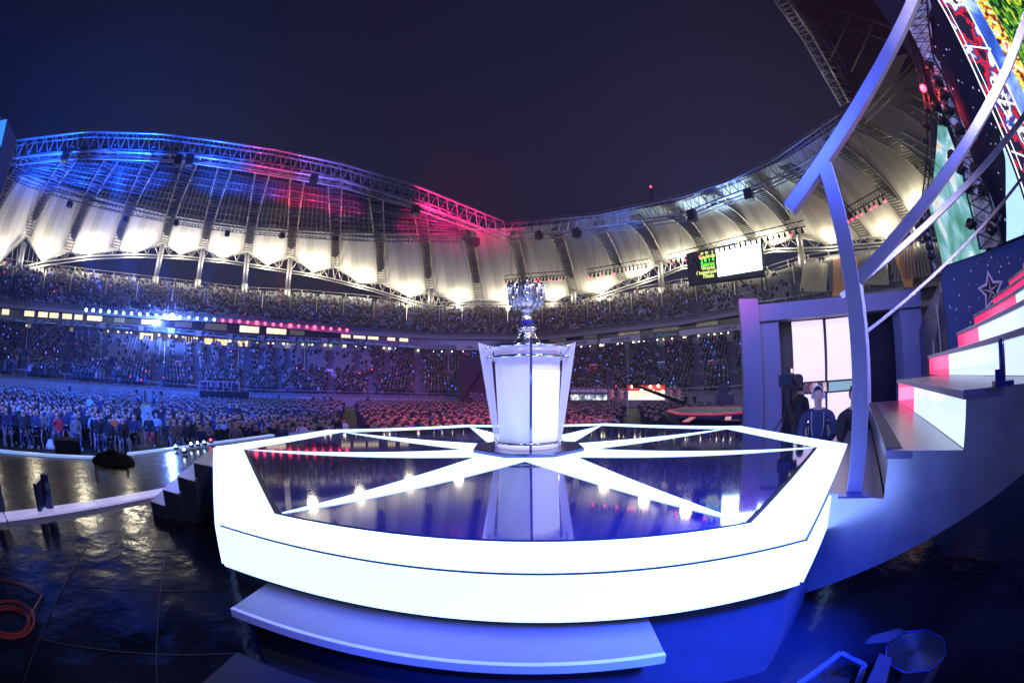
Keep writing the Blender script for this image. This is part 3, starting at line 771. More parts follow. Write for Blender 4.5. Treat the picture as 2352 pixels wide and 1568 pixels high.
# speakers hung on the truss
for x, y in [(150,352),(410,362),(436,362),(720,405),(955,475),(1092,548),(1238,533),(1325,527),(1590,487),(1720,440)]:
    i = x > 1165; p = onv(x, y+8, PA, PB if i else PL_); mb = MB(); mb.box(p, (1.0,1.0,1.3), .7); build('speaker_cluster', mb, M['black'], roof)
for x, y in [(160,470),(290,505),(405,512),(522,536),(648,541),(770,548),(925,554),(1122,550)]:
    a = azel(x, y)[0]; p = at(x, y, math.hypot(*at_s(ribs3[min(11, max(0, x//95))], .55).xy)); mb = MB(); mb.box(p, (.9,.9,.9), a); build('speaker_cluster', mb, M['black'], roof)
# outer edge girder, struts and columns
edge_px = [(-60,640),(0,612),(50,613),(97,602),(207,588),(313,584),(413,588),(520,598),(615,613),(720,630),(784,645),(860,664),(938,688),(1000,704),(1051,699),(1099,697),(1210,697),(1318,696),(1385,676),(1419,664),(1513,633),(1565,612),(1690,588),(1775,572),(1905,568),(2035,556),(2120,490)]
ep = []
for (x0, y0), (x1, y1) in zip(edge_px[:-1], edge_px[1:]):
    for k in range(4): ep.append(outer(x0+(x1-x0)*k/4, y0+(y1-y0)*k/4))
ep.append(outer(*edge_px[-1]))
g = MB(); g.tube(ep, .18, 6); g.tube([p+Vector((-p.x, -p.y, 0)).normalized()*1.2+Vector((0,0,-.9)) for p in ep], .14, 6)
w = MB()
for i in range(len(ribs3)-1):
    lo, a_, b_ = outer(*LOWS[i]), ribs3[i][-1], ribs3[i+1][-1]
    g.tube([a_, lo, b_], .16, 5)
    for s0, s1 in ((a_, lo), (lo, b_)):
        for k in range(5):
            p = s0.lerp(s1, (k+.5)/5); q = min(ep, key=lambda e: (e.xy-p.xy).length); w.tube([p, q], .06, 4)
            q2 = min(ep, key=lambda e: (e.xy-(s0.lerp(s1, (k+1)/5)).xy).length); w.tube([p, q2], .05, 4)
o = build('edge_girder', g, M['steel'], roof, True); build('girder_strut', w, M['steel'], o)
for (x0, y0), (x1, y1), r_ in [((54,556),(43,642),.55),((374,562),(355,655),.6),((466,576),(453,660),.6),((568,586),(561,670),.6),((667,595),(659,684),.6),((989,660),(988,722),.62),((1318,650),(1318,716),.62),((1514,575),(1521,684),.6),((1830,500),(1843,606),.6),((2092,512),(2108,570),.55)]:
    a = az_of(x0, y0); D = Df(a)+ROFF-1.5; p0, p1 = at(x0, y0, D), at(x1, y1, D); mb = MB()
    mb.tube([p0, p1.lerp(p0, .2)], r_, 12); mb.tube([p1.lerp(p0, .2), p1+Vector((0,0,-2))], r_*1.3, 12); o = build('column', mb, M['steel'], roof, True)
# BC side: dark underside with paired beams and pale membranes further out
def bc(x, y): return onv(x, y, PB, PC)
mb = MB(); mb.quad(bc(1948,240)+Vector((0,0,1.6)), bc(1780,-60)+Vector((0,0,1.6)), at(2150,-60,44)+Vector((0,0,4)), at(2145,120,46), at(2010,250,50)+Vector((0,0,1)))
build('glazing_panel', mb, M['dark_roof'], roof)
for pr in (((1820,0),(2060,70)),((1844,42),(2055,100)),((1903,146),(2143,243)),((1917,175),(2150,272)),((1948,245),(2146,345)),((1955,262),(2150,372))):
    a_, b_ = bc(*pr[0]), at(*pr[1], 44); mb = MB(); mb.tube([a_, b_], .16, 6)
    for k in range(0, 9): q = a_.lerp(b_, k/9); mb.bar(q, q+Vector((-.5,1.6,.1)), .1, .1)
    build('beam', mb, M['rib_rail'], roof, True)
for pr in (((1960,20),(1905,140)),((2010,45),(1955,165)),((2060,80),(2000,190)),((2110,130),(1975,275)),((2120,150),(1985,285))):
    mb = MB(); mb.tube([at(*pr[0], 40), at(*pr[1], 40)], .12, 5); build('beam', mb, M['rib_rail'], roof, True)
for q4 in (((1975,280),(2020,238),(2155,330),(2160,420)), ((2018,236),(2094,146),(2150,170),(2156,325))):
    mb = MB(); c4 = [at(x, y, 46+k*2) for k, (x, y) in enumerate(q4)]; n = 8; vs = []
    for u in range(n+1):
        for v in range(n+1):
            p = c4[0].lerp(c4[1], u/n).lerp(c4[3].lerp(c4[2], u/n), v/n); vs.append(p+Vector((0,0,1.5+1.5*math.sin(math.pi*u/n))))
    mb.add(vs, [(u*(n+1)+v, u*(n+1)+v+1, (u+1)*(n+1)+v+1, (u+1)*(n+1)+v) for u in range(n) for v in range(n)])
    o = build('membrane_panel', mb, mat('shaded_membrane', (.42,.40,.38), .8), roof, True)  # darker copy of the membrane, its shade painted into the colour
# up-lights below the membrane
mb = MB()
for i, lp in enumerate(LOWS):
    p = outer(*lp); inw = Vector((-p.x, -p.y, 0)).normalized(); q = p+inw*2.6+Vector((0,0,-1.1))
    mid = at_s(ribs3[i], .6).lerp(at_s(ribs3[i+1], .6), .5)
    pw = 2600*( .75 if i < 2 else 1.15 if i < 9 else .85 if i < 15 else .9 if i < 18 else .5)
    lamp('roof_uplight', 'POINT', q, pw*.98*random.uniform(.72,1.2), (1,.90,.62), None, 1.15)
# mast behind the roof
t = thing('antenna_mast', 'thin lattice mast with a red lamp standing above the roof edge', 'mast', at(1497,470,105))
mb = MB(); b_, t_ = at(1496,478,105), at(1495,432,105)
for k in range(3): e = Vector((math.cos(k*2.1), math.sin(k*2.1), 0)); mb.tube([b_+e*.9, t_+e*.25], .16, 4)
for k in range(8): z = b_.lerp(t_, k/8); mb.tube([z+Vector((.9-.08*k,0,0)), z+Vector((-.9+.08*k,0,.7))], .1, 4)
build('lattice', mb, M['truss'], t)
mb = MB(); mb.ball(t_+Vector((0,0,.4)), .3, 6, 4); build('lamp', mb, M['lamp_red'], t)

# scoreboard
D_s = 66
sb = [at(1575,582,D_s+2), at(1751,548,D_s-4), at(1757,632,D_s-4), at(1582,655,D_s+2)]
t = thing('scoreboard', 'large dark scoreboard with a glaring white screen, green lettering and a clock', 'scoreboard', sb[3])
dpt = Vector((.6,.8,0))*1.2
mb = MB(); mb.extrude([sb[0], sb[1], sb[2], sb[3]], dpt); build('housing', mb, M['score_body'], t)
def sbp(u, v): return sb[3].lerp(sb[2], u).lerp(sb[0].lerp(sb[1], u), v)-dpt*.08
mb = MB(); mb.extrude([sbp(.41,.13), sbp(.97,.16), sbp(.97,.98), sbp(.41,.93)], -dpt*.05); build('screen', mb, M['score_white'], t)
ux, uy = sb[2]-sb[3], sb[0]-sb[3]
rows = ['League of', 'Legends', '2 0 1 4', 'Season', 'World', 'Championship', 'Finals']
for k, r_ in enumerate(rows):
    v = .90-.118*k; fs = 1.0 if len(r_) < 9 else .72
    build('score_lettering', text_mb(r_, (.92 if fs == 1 else .80)*1, sbp(.285, v), ux, uy, bold=.02), M['score_green'] if 1 < k < 4 else M['score_yellow'], t)
for v in (.35, .75):
    mb = MB(); c0 = sbp(.10, v); rr = uy.length*.15 if v < .5 else uy.length*.12; e1, e2 = ux.normalized(), uy.normalized()
    mb.tube([c0+(e1*math.cos(k*math.pi/12)+e2*math.sin(k*math.pi/12))*rr for k in range(24)], .09, 5, closed=True)
    for k in range(12): dd = e1*math.cos(k*math.pi/6)+e2*math.sin(k*math.pi/6); mb.bar(c0+dd*rr*.82, c0+dd*rr*.95, .08, .08)
    mb.bar(c0, c0+e2*rr*.7, .1, .06); mb.bar(c0, c0-e2*rr*.5+e1*.1, .12, .06); build('clock', mb, M['clock_ring'], t)
lamp('scoreboard_glow', 'SPOT', sbp(.7,.5)-dpt*3, 9000, (.6,.9,1), sbp(.7,.5)-dpt*20, 3, 160, .6)

# hanging lighting bars
def light_bar(x0, y0, x1, y1, D0, D1, n, lab, lit):
    a_, b_ = at(x0, y0, D0), at(x1, y1, D1); t = thing('lighting_bar', lab, 'lighting truss', (a_+b_)/2, 0, 'lighting bars hung under the roof')
    mb = MB(); up_ = Vector((0,0,.75)); mb.tube([a_, b_], .07, 5); mb.tube([a_+up_, b_+up_], .07, 5); m_ = 16
    for k in range(m_): mb.tube([a_.lerp(b_, k/m_), a_.lerp(b_, (k+.5)/m_)+up_, a_.lerp(b_, (k+1)/m_)], .04, 4)
    for s in (.12, .88): mb.tube([a_.lerp(b_, s)+up_, a_.lerp(b_, s)+Vector((0,0,9))], .03, 4)
    build('truss_bar', mb, M['black'], t)
    for k in range(n):
        p = a_.lerp(b_, (k+.7)/(n+.4)); mb = MB(); mb.tube([p, p+Vector((0,0,-.25))], .06, 5); mb.tube([p+Vector((0,0,-.2)), p+Vector((-.1,-.2,-.72))], [.13,.19], 7)
        o = build('stage_lamp', mb, M['black'], t)
        if (k*7) % 10 < lit*10:
            mb = MB(); mb.ball(p+Vector((-.11,-.22,-.70)), .16, 6, 4); build('lens', mb, M['lamp_red'], o)
light_bar(1157,643,1300,632,70,70,18,'black lighting bar hanging directly behind the trophy bowl', .4)
light_bar(1350,629,1490,605,66,64,15,'black lighting bar with a few red lamps right of the trophy', .35)
light_bar(1535,597,1850,520,60,50,26,'long black lighting bar passing in front of the scoreboard', .3)
light_bar(1935,500,2033,445,44,42,9,'black lighting bar with glowing red lamps behind the tall stage post', .8)

# ------------------------------------------------------------------ field crowd
LB = [onz(-90,1040,FLOOR)]
def in_floor(p): return p.x > -9.5 and p.y < 13.5 and p.x < 14
pos, rowi = [], []
r0 = 15.6; nrow = 0
while r0 < 56:
    a = R(-86)
    while a < R(27.5):
        a += .56/r0
        Dq = r0+.25*math.sin(a*9)
        st = 17.2+.6*math.sin(a*3) if a < R(-45) else 16.0 if a < R(5) else 17.5+(a-R(5))*14
        if Dq < st or Dq > Df(a)-8-(4 if a > 0 else 0): continue
        x_al = [R(-50.7), R(-22), R(3), R(16)]
        if any(abs(a-q)*Dq < .75 for q in x_al): continue
        if abs((Dq-15) % 14 - 13.4) < .45: continue
        if random.random() < .045: continue
        pos.append((Dq*math.sin(a)+random.uniform(-.13,.13), Dq*math.cos(a)+random.uniform(-.2,.2), GROUND)); rowi.append(Dq)
    r0 += .86
pos = np.array(pos); order = np.argsort(rowi)
# nearest ones that show above the stage edge are individuals
def shows(p): 
    az = math.atan2(p[0], p[1])
    return True
vis = [i for i in order if R(-76) < math.atan2(pos[i][0], pos[i][1]) < R(26)]
near = vis[:300]; rest = [i for i in range(len(pos)) if i not in set(near)]
pr = pos[rest]; o = crowd_mesh('crowd', T_hi, pr, np.arctan2(pr[:, 0], -pr[:, 1])+rng.uniform(-.35, .35, len(pr)), rng.uniform(.9, 1.07, len(pr)))
tag(o, 'mass of seated spectators on the floor of the field', 'crowd', kind='stuff')

# seated bodies grown with the Skin modifier
def body_mesh(name, J, E_, lab_of, mats, sub=1):
    """J: joint -> (co, rx, ry); E_: edges; lab_of: list of (joint a, joint b, material index)"""
    me = bpy.data.meshes.new(name); keys = list(J); me.from_pydata([J[k][0] for k in keys], [(keys.index(a), keys.index(b)) for a, b in E_], [])
    ob = bpy.data.objects.new(name, me); COL.objects.link(ob)
    ob.modifiers.new('skin', 'SKIN'); sm = ob.modifiers.new('sub', 'SUBSURF'); sm.levels = sub; sm.render_levels = sub
    for i, k in enumerate(keys):
        sv = me.skin_vertices[0].data[i]; sv.radius = (J[k][1], J[k][2]); sv.use_root = (i == 0)
    dg = bpy.context.evaluated_depsgraph_get(); out = bpy.data.meshes.new_from_object(ob.evaluated_get(dg)); out.name = name
    bpy.data.objects.remove(ob); bpy.data.meshes.remove(me)
    segs = [(Vector(J[a][0]), Vector(J[b][0]), m_) for a, b, m_ in lab_of]
    out.materials.clear()
    for m_ in mats: out.materials.append(m_)
    for pl in out.polygons:
        c_ = pl.center; best = (9, 0)
        for a, b, m_ in segs:
            ab = b-a; t = max(0, min(1, (c_-a).dot(ab)/max(1e-9, ab.length_squared))); d = (c_-(a+ab*t)).length
            if d < best[0]: best = (d, m_)
        pl.material_index = best[1]; pl.use_smooth = True
    # skull, ears and a cap of hair, in the same mesh
    hb = Vector(J['head'][0])+Vector((0,.0,.03)); nseg, nrow = (24,16) if sub > 1 else (12,9); rx, ry, rz_ = .080, .100, .122
    bm = bmesh.new(); bm.from_mesh(out)
    def ell(c0, a_, b_, c_r, mi, keep=None):
        rings = [[bm.verts.new(c0+Vector((a_*math.sin(math.pi*i/nrow)*math.cos(2*math.pi*k/nseg), b_*math.sin(math.pi*i/nrow)*math.sin(2*math.pi*k/nseg), c_r*math.cos(math.pi*i/nrow)))) for k in range(nseg)] for i in range(nrow+1)]
        for i in range(nrow):
            for k in range(nseg):
                q = [rings[i][k], rings[i+1][k], rings[i+1][(k+1) % nseg], rings[i][(k+1) % nseg]]; m_ = sum((v.co for v in q), Vector())/4-c0
                if keep and not keep(m_): continue
                f = bm.faces.new(q); f.material_index = mi; f.smooth = True
    ell(hb, rx, ry, rz_, 1)
    ell(hb+Vector((0,-.006,.006)), rx*1.10, ry*1.08, rz_*1.09, 2, lambda m_: m_.z > .045+.25*max(0, m_.y) or (m_.y < -.012 and m_.z > -.06))
    for sx in (-1, 1): ell(hb+Vector((sx*rx*1.0,-.004,-.012)), .014, .02, .03, 1)
    ell(hb+Vector((0,ry*.98,-.02)), .012, .018, .022, 1)
    bmesh.ops.delete(bm, geom=[v for v in bm.verts if not v.link_faces], context='VERTS'); bm.to_mesh(out); bm.free()
    return out
def seated(v):
    r_ = random.Random(v); lean = r_.uniform(-.04, .12); tw = r_.uniform(-.06, .06)
    J = {'pelvis': ((0,0,.5), .15, .13), 'spine': ((0,lean*.4-.02,.74), .145, .115), 'chest': ((0,lean,.96), .165, .115), 'neck': ((tw*.3,lean+.02,1.09), .055, .055),
         'head': ((tw*.6,lean+.05,1.2), .082, .098), 'crown': ((tw*.7,lean+.045,1.29), .066, .076)}
    E_ = [('pelvis','spine'),('spine','chest'),('chest','neck'),('neck','head'),('head','crown')]
    S_ = [('pelvis','spine',0),('spine','chest',0),('chest','neck',0),('neck','head',1),('head','crown',1)]
    pose = v % 4
    for sx, n in ((-1,'l'),(1,'r')):
        el = (sx*.25, lean+.06, .76); hd = [(sx*.09,.30,.64),(sx*.12,.34,.60),(sx*.03,.27,.78),(sx*.1,.2,1.02) if sx > 0 else (sx*.1,.3,.64)][pose]
        kx = sx*(.1+r_.uniform(0,.1))
        J.update({'sh'+n: ((sx*.185,lean,1.0), .07,.065), 'el'+n: (el,.05,.05), 'wr'+n: (hd,.036,.036), 'ha'+n: ((hd[0]*.8,hd[1]+.06,hd[2]-.02),.036,.028),
                  'hi'+n: ((sx*.095,.06,.47),.095,.09), 'kn'+n: ((kx,.45,.5),.072,.072), 'an'+n: ((kx*1.05,.42+r_.uniform(-.1,.1),.1),.045,.045), 'to'+n: ((kx*1.15,.58,.05),.045,.035)})
        E_ += [('chest','sh'+n),('sh'+n,'el'+n),('el'+n,'wr'+n),('wr'+n,'ha'+n),('pelvis','hi'+n),('hi'+n,'kn'+n),('kn'+n,'an'+n),('an'+n,'to'+n)]
        S_ += [('chest','sh'+n,0),('sh'+n,'el'+n,0),('el'+n,'wr'+n,0),('wr'+n,'ha'+n,1),('pelvis','hi'+n,3),('hi'+n,'kn'+n,3),('kn'+n,'an'+n,3),('an'+n,'to'+n,4)]
    return J, E_, S_
PM = [M['cloth_black'], M['skin'], M['hair'], M['jeans'], M['shoe']]
bodies = [body_mesh('seated_person', *seated(v), PM) for v in range(8)]
def face_cam(p): return math.atan2(p[0], -p[1])
def put_person(me, p, rz, top, legs='jeans', hair='hair', sc=1.0):
    o = bpy.data.objects.new('person', me); COL.objects.link(o); o.location = p; o.rotation_euler = (0,0,rz); o.scale = (sc,)*3
    for i, m_ in enumerate((M['cloth_'+top], M['skin'], M[hair], M[legs] if legs in M else M['cloth_'+legs], M['shoe'])):
        o.material_slots[i].link = 'OBJECT'; o.material_slots[i].material = m_
    return o
# front row, one by one: pixel of the seat, clothing, label
FR = [((20,1012),'navy','grey','person in a dark top and pale trousers at the far left front row end'), ((60,1016),'black','jeans','person in a black jacket, second from the left in the front row'),
      ((88,1018),'navy','black','person in a dark blue jacket seated left of the red jacket'), ((137,1020),'red','jeans','person in an open red jacket and jeans on the front row'),
      ((178,1022),'grey','jeans','person in a grey sweatshirt and pale jeans on the front row'), ((228,1017),'black','black','person in black with a white collar between grey sweatshirt and orange hood'),
      ((266,1017),'orange','black','person in an orange hooded top on the front row'), ((290,1016),'black','black','person bent forward over a phone on the front row'),
      ((312,1016),'navy','black','person in a pale cap and navy top on the front row'), ((345,1014),'black','red','person in black with a red bundle on the lap'),
      ((362,1008),'light blue','grey','person in a pale blue and white shirt behind the empty chairs'), ((452,1013),'black','jeans','person in black seated just right of the two empty chairs'), ((484,1012),'black','black','person in dark clothes with a white bag at the right end of the left block'),
      ((606,1000),'black','black','person in a black jacket left of the aisle fence on the front row'), ((634,1000),'navy','jeans','person in a navy top and jeans near the centre aisle'), ((700,1000),'light blue','navy','person in a light blue shirt with a lanyard on the front row'),
      ((737,1003),'white','black','person in a white shirt crouching at the stage barrier, left of two'), ((792,1002),'white','black','person in a white shirt crouching at the stage barrier, right of two')]
taken = []
hand = []
for k, ((x, y), top, legs, lab) in enumerate(FR):
    p = onz(x, y+10, GROUND); p = Vector((p.x, p.y, GROUND)); D = p.xy.length
    if D < 15: p = p*(15.2/D); p.z = GROUND
    hand.append((p, top, legs, lab, k)); taken.append(p)
G_ = 'spectators seated in the floor crowd'
chair_spots = []
for p, top, legs, lab, k in hand:
    o = put_person(bodies[k % 8], p, face_cam(p)+random.uniform(-.3,.3), top, legs, sc=1.0 if 'crouch' not in lab else .85)
    tag(o, lab, 'person'); chair_spots.append(p)
zone = {'left': 'in the bluest block of the floor crowd', 'mid': 'in the floor crowd between blue and red light', 'right': 'in the floor crowd facing the pedestal from beyond the stage', 'red': 'in the reddest part of the floor crowd'}
palette = ['black']*11+['navy']*6+['grey']*3+['white','brown','dark green','light blue']*1+['red']*(1 if 0 else 0)
cnt = 0
for i in near:
    p = Vector(pos[i])
    if any((p-q).xy.length < .5 for q in taken): continue
    if cnt >= 300-len(hand): break
    cnt += 1
    az = math.degrees(math.atan2(p.x, p.y)); top = random.choice(palette)
    z = zone['left' if az < -50 else 'mid' if az < -30 else 'red' if az < -3 else 'right']
    o = put_person(bodies[random.randrange(8)], p, face_cam(p)+random.uniform(-.35,.35), top, random.choice(['jeans','black','grey']), sc=random.uniform(.93,1.06))
    tag(o, f'spectator in {top} top {z}', 'person', f'spectators in {top} {z}')
    if p.xy.length < 18.4: chair_spots.append(p)

# plastic chairs
def chair_proto():
    t = thing('plastic_chair', 'grey plastic garden chair under a spectator near the front of the floor crowd', 'chair', (0,0,0), 0, 'plastic chairs under the front spectators')
    mb = MB(); mb.box((0,0,.43),(.42,.42,.035)); build('seat', mb, M['chair'], t, local=True, bev=.01)
    mb = MB()
    for k in range(5): x = -.14+.07*k; mb.bar((x,-.2,.45),(x*1.1,-.3,.84),.035,.015)
    mb.tube([(-.21,-.2,.43),(-.2,-.3,.8),(-.1,-.32,.88),(.1,-.32,.88),(.2,-.3,.8),(.21,-.2,.43)], .022, 5); build('backrest', mb, M['chair'], t, local=True)
    for sx in (-1,1):
        mb = MB(); mb.tube([(sx*.22,-.27,.64),(sx*.25,0,.66),(sx*.24,.2,.64),(sx*.21,.22,.44)], .02, 5); build('armrest', mb, M['chair'], t, local=True)
        for sy in (-1,1):
            mb = MB(); mb.tube([(sx*.19,sy*.18,.43),(sx*.24,sy*.24,0)], [.026,.02], 5); build('leg', mb, M['chair'], t, local=True)
    return t
ch0 = chair_proto(); kids0 = list(ch0.children)
ch0.location = chair_spots[0]; ch0.rotation_euler = (0,0,face_cam(chair_spots[0]))
for p in chair_spots[1:60]:
    c_ = copy_tree(ch0, None, kids0); c_.location = p; c_.rotation_euler = (0,0,face_cam(p)+random.uniform(-.15,.15))
for (x, y), lab in [((393,1018),'empty grey plastic chair on the front row, left of two side by side'), ((432,1019),'empty grey plastic chair with a dark cushion on the front row, right of two'), ((572,1005),'empty grey plastic chair beside the centre aisle')]:
    p = onz(x, y, GROUND); c_ = copy_tree(ch0, None, kids0); c_.location = (p.x, p.y, GROUND); c_.rotation_euler = (0,0,face_cam(p)); del c_['group']; c_['label'] = lab
# bags at the feet of the front row
def bag(x, y, m_, lab, s=1.0):
    p = onz(x, y, GROUND); p.z = GROUND; mb = MB(); mb.lathe([(.02*s,0),(.17*s,.02),(.19*s,.12*s),(.13*s,.24*s),(.05*s,.31*s)], p, 10, lambda i, a: .18*math.sin(3*a+i))
    tag(build('bag', mb, m_, None, True), lab, 'bag')
bag(118,1032,M['white_banner'],'tall white bag on the grass beside the red jacket',1.2); bag(235,1030,M['red_banner'],'red bag standing on the grass by the front row'); bag(258,1034,M['white_banner'],'white carrier bag left of the grass monitor speaker end')
bag(283,1034,M['white_banner'],'flat white bag lying on the grass near the pole'); bag(500,1022,M['white_banner'],'white bag at the feet of the last spectator before the aisle'); bag(578,1016,M['white_banner'],'white bag on the grass beside the lone empty chair'); bag(418,1024,M['white_banner'],'white bag between the two empty chairs',.8)

# people standing far away at the wall and in the aisles
def standing(v):
    r_ = random.Random(v)
    J = {'pelvis': ((0,0,.95), .14,.11), 'spine': ((0,0,1.15), .13,.105), 'chest': ((0,0,1.36), .16,.11), 'neck': ((0,.01,1.5), .055,.055), 'head': ((0,.03,1.61), .08,.095), 'crown': ((0,.03,1.7), .065,.075)}
    E_ = [('pelvis','spine'),('spine','chest'),('chest','neck'),('neck','head'),('head','crown')]; S_ = [('pelvis','spine',0),('spine','chest',0),('chest','neck',0),('neck','head',1),('head','crown',1)]
    for sx, n in ((-1,'l'),(1,'r')):
        J.update({'sh'+n: ((sx*.18,0,1.4),.065,.06), 'el'+n: ((sx*.25,.0,1.12),.048,.048), 'wr'+n: ((sx*.2,.14,.92 if v % 2 else 1.15),.036,.036), 'ha'+n: ((sx*.17,.2,.88 if v % 2 else 1.2),.036,.03),
                  'hi'+n: ((sx*.09,0,.88),.1,.1), 'kn'+n: ((sx*.1,.02,.5),.07,.07), 'an'+n: ((sx*.11,-.01,.1),.048,.048), 'to'+n: ((sx*.13,.14,.04),.045,.035)})
        E_ += [('chest','sh'+n),('sh'+n,'el'+n),('el'+n,'wr'+n),('wr'+n,'ha'+n),('pelvis','hi'+n),('hi'+n,'kn'+n),('kn'+n,'an'+n),('an'+n,'to'+n)]
        S_ += [('chest','sh'+n,0),('sh'+n,'el'+n,0),('el'+n,'wr'+n,0),('wr'+n,'ha'+n,1),('pelvis','hi'+n,3),('hi'+n,'kn'+n,3),('kn'+n,'an'+n,3),('an'+n,'to'+n,4)]
    return J, E_, S_
st_b = [body_mesh('standing_person', *standing(v), PM) for v in range(2)]
for k, (x, top) in enumerate([(313,'black'),(333,'navy'),(352,'black'),(370,'black'),(640,'black'),(720,'black'),(745,'navy'),(760,'black'),(845,'black'),(160,'black'),(1595,'black'),(1660,'navy'),(1575,'black')]):
    a = az_of(x, 905); p = pol(a, Df(a)-3-random.random()*2, GROUND)
    o = put_person(st_b[k % 2], p, random.uniform(0, 6.2), top, 'black'); tag(o, f'dark figure in {top} standing by the perimeter wall behind the floor crowd', 'person', f'figures in {top} standing along the perimeter wall')
for x, y, top, lab in [(208,962,'light blue','tall person in pale blue standing among the seated left crowd'), (232,958,'navy','person in navy standing beside the pale blue one in the left crowd'), (528,960,'navy','person in navy standing in the centre aisle'), (545,962,'black','person in black standing in the centre aisle')]:
    p = at(x, y, 24); p.z = GROUND; o = put_person(st_b[0], p, face_cam(p), top, 'black'); tag(o, lab, 'person')

# ------------------------------------------------------------------ lower floor, runway and light strips
fl = MB(); fp = [onz(0,1040,FLOOR), onz(220,1055,FLOOR), onz(490,1020,FLOOR)]
B0, B1, B2 = [Vector((p.x, p.y)) for p in fp]; Bm = B0+(B0-B1)*4
poly = [(Bm.x, Bm.y), (B1.x, B1.y), (B2.x-.05, B2.y), (B2.x+.2, 11.5), (9.5, 11.5), (16, 9), (16,-9), (-14,-9)]
fl.prism(poly[::-1], GROUND, FLOOR); tag(build('stage_floor', fl, M['floor']), kind='structure')
S0, S1 = onz(0,1195,FLOOR), onz(380,1133,FLOOR); sd = (S1-S0).normalized(); Sa, Sb = S0-sd*3, S1+sd*8
rw = MB(); rw.prism([(Bm.x+.02,Bm.y+.02),(Sa.x,Sa.y),(Sb.x,Sb.y),(B2.x,11.4),(B2.x+.02,B2.y),(B1.x,B1.y)], FLOOR+.004, FLOOR+.02)
tag(build('runway_path', rw, M['runway']), kind='structure')
t = thing('light_strip', 'pale violet lit edge strip on the floor left of the small steps', 'light strip', (Sa+Sb)/2)
nrm = Vector((sd.y,-sd.x,0))*.13
for k in range(9):
    a_, b_ = Sa.lerp(Sb, k/9+.001), Sa.lerp(Sb, (k+1)/9-.001); mb = MB(); mb.prism([(a_+nrm).xy, (b_+nrm).xy, (b_-nrm).xy, (a_-nrm).xy], FLOOR+.022, FLOOR+.05); build('strip_panel', mb, M['strip'], t)
t = thing('light_strip', 'blue lit edge strip bordering the dark floor in front of the seated crowd', 'light strip', (B1.x,B1.y,FLOOR))
for a_, b_ in ((Bm, B0), (B0, B1), (B1+(B2-B1)*.01, B2), (B2, Vector((B2.x+.2,11.5)))):
    d_ = (b_-a_).normalized(); n_ = Vector((d_.y,-d_.x))*.07; mb = MB(); mb.prism([a_+n_, b_+n_, b_-n_, a_-n_], FLOOR-.02, FLOOR+.06); build('strip_panel', mb, M['strip_far'], t)
# small lamps on the far border
for k, (x, y, c_) in enumerate([(425,1043,'lamp_white'),(405,1036,'lamp_blue'),(440,1030,'lamp_white'),(455,1028,'lamp_white'),(470,1026,'lamp_blue'),(485,1021,'lamp_red')]):
    p = onz(x, y-4, FLOOR+.05) if k != 0 else onz(424,1040,FLOOR+.05)
    t = thing('floor_lamp', 'tiny lit floor lamp on the blue border strip beside the stage', 'lamp', p, 0, 'small lamps on the border strip')
    mb = MB(); mb.box(p+Vector((0,0,.03)),(.09,.09,.06)); build('base', mb, M['black'], t); mb = MB(); mb.ball(p+Vector((0,-.02,.08)), .035, 6, 4); build('lens', mb, M[c_], t)
# black heap of cloth, monitor speaker, poles
p = onz(262,1062,FLOOR); mb = MB(); n = 20
vs = []
for i in range(9):
    for k in range(n):
        a = 2*math.pi*k/n; r_ = math.sin(math.pi*.5*i/8); zz = .17*(1-(i/8)**2)*(1+.25*math.sin(a*2+1))
        vs.append((p.x+.46*r_*math.cos(a)*(1+.12*math.sin(3*a)), p.y+.50*r_*math.sin(a)*(1+.1*math.sin(5*a)), FLOOR+.01+zz*(1+.15*math.sin(i*2+k))))
mb.add(vs, [(i*n+k, i*n+(k+1) % n, (i+1)*n+(k+1) % n, (i+1)*n+k) for i in range(8) for k in range(n)])
tag(build('cloth_heap', mb, M['black_soft'], None, True), 'crumpled black cloth heaped on the corner of the blue border strip', 'cloth')
p = onz(158,1050,GROUND+.6); mb = MB(); q = Vector((p.x,p.y,GROUND)); a = math.atan2(p.x,p.y)
e, f_ = Vector((math.cos(a),-math.sin(a),0)), Vector((math.sin(a),math.cos(a),0))
def loc3(x, y, z): return q+e*x+f_*y+Vector((0,0,z))
D_ = q.xy.length
for sx in (0,): mb.extrude([loc3(-.45,-.3,0), loc3(.45,-.3,0), loc3(.42,-.12,1.05), loc3(-.42,-.12,1.05)], f_*.7)
tag(build('monitor_speaker', mb, M['black_soft'], None, bev=.02), 'black box speaker on the grass just beyond the blue border strip', 'speaker')
for x, y0, y1, lab in [(217,962,1046,'thin dark blue pole standing by the border strip, left of two'), (290,985,1046,'thin dark blue pole standing by the border strip near the cloth heap')]:
    b_ = onz(x, y1+6, FLOOR); b_.z = FLOOR; D = b_.xy.length; z1 = at(x, y0, D).z; t = thing('barrier_pole', lab, 'pole', b_)
    mb = MB(); mb.tube([b_, Vector((b_.x,b_.y,z1))], .035, 6); build('post', mb, M['blue_plastic'], t); mb = MB(); mb.lathe([(.13,0),(.13,.02),(.04,.04)], b_, 12); build('foot', mb, M['black'], t)
p = onz(545,1000,GROUND+.4); mb = MB(); mb.box((p.x,p.y,GROUND+.25),(1.6,.6,.5),.3); tag(build('monitor_speaker', mb, M['black'], None, bev=.03), 'low black wedge speaker at the front of the centre aisle', 'speaker')
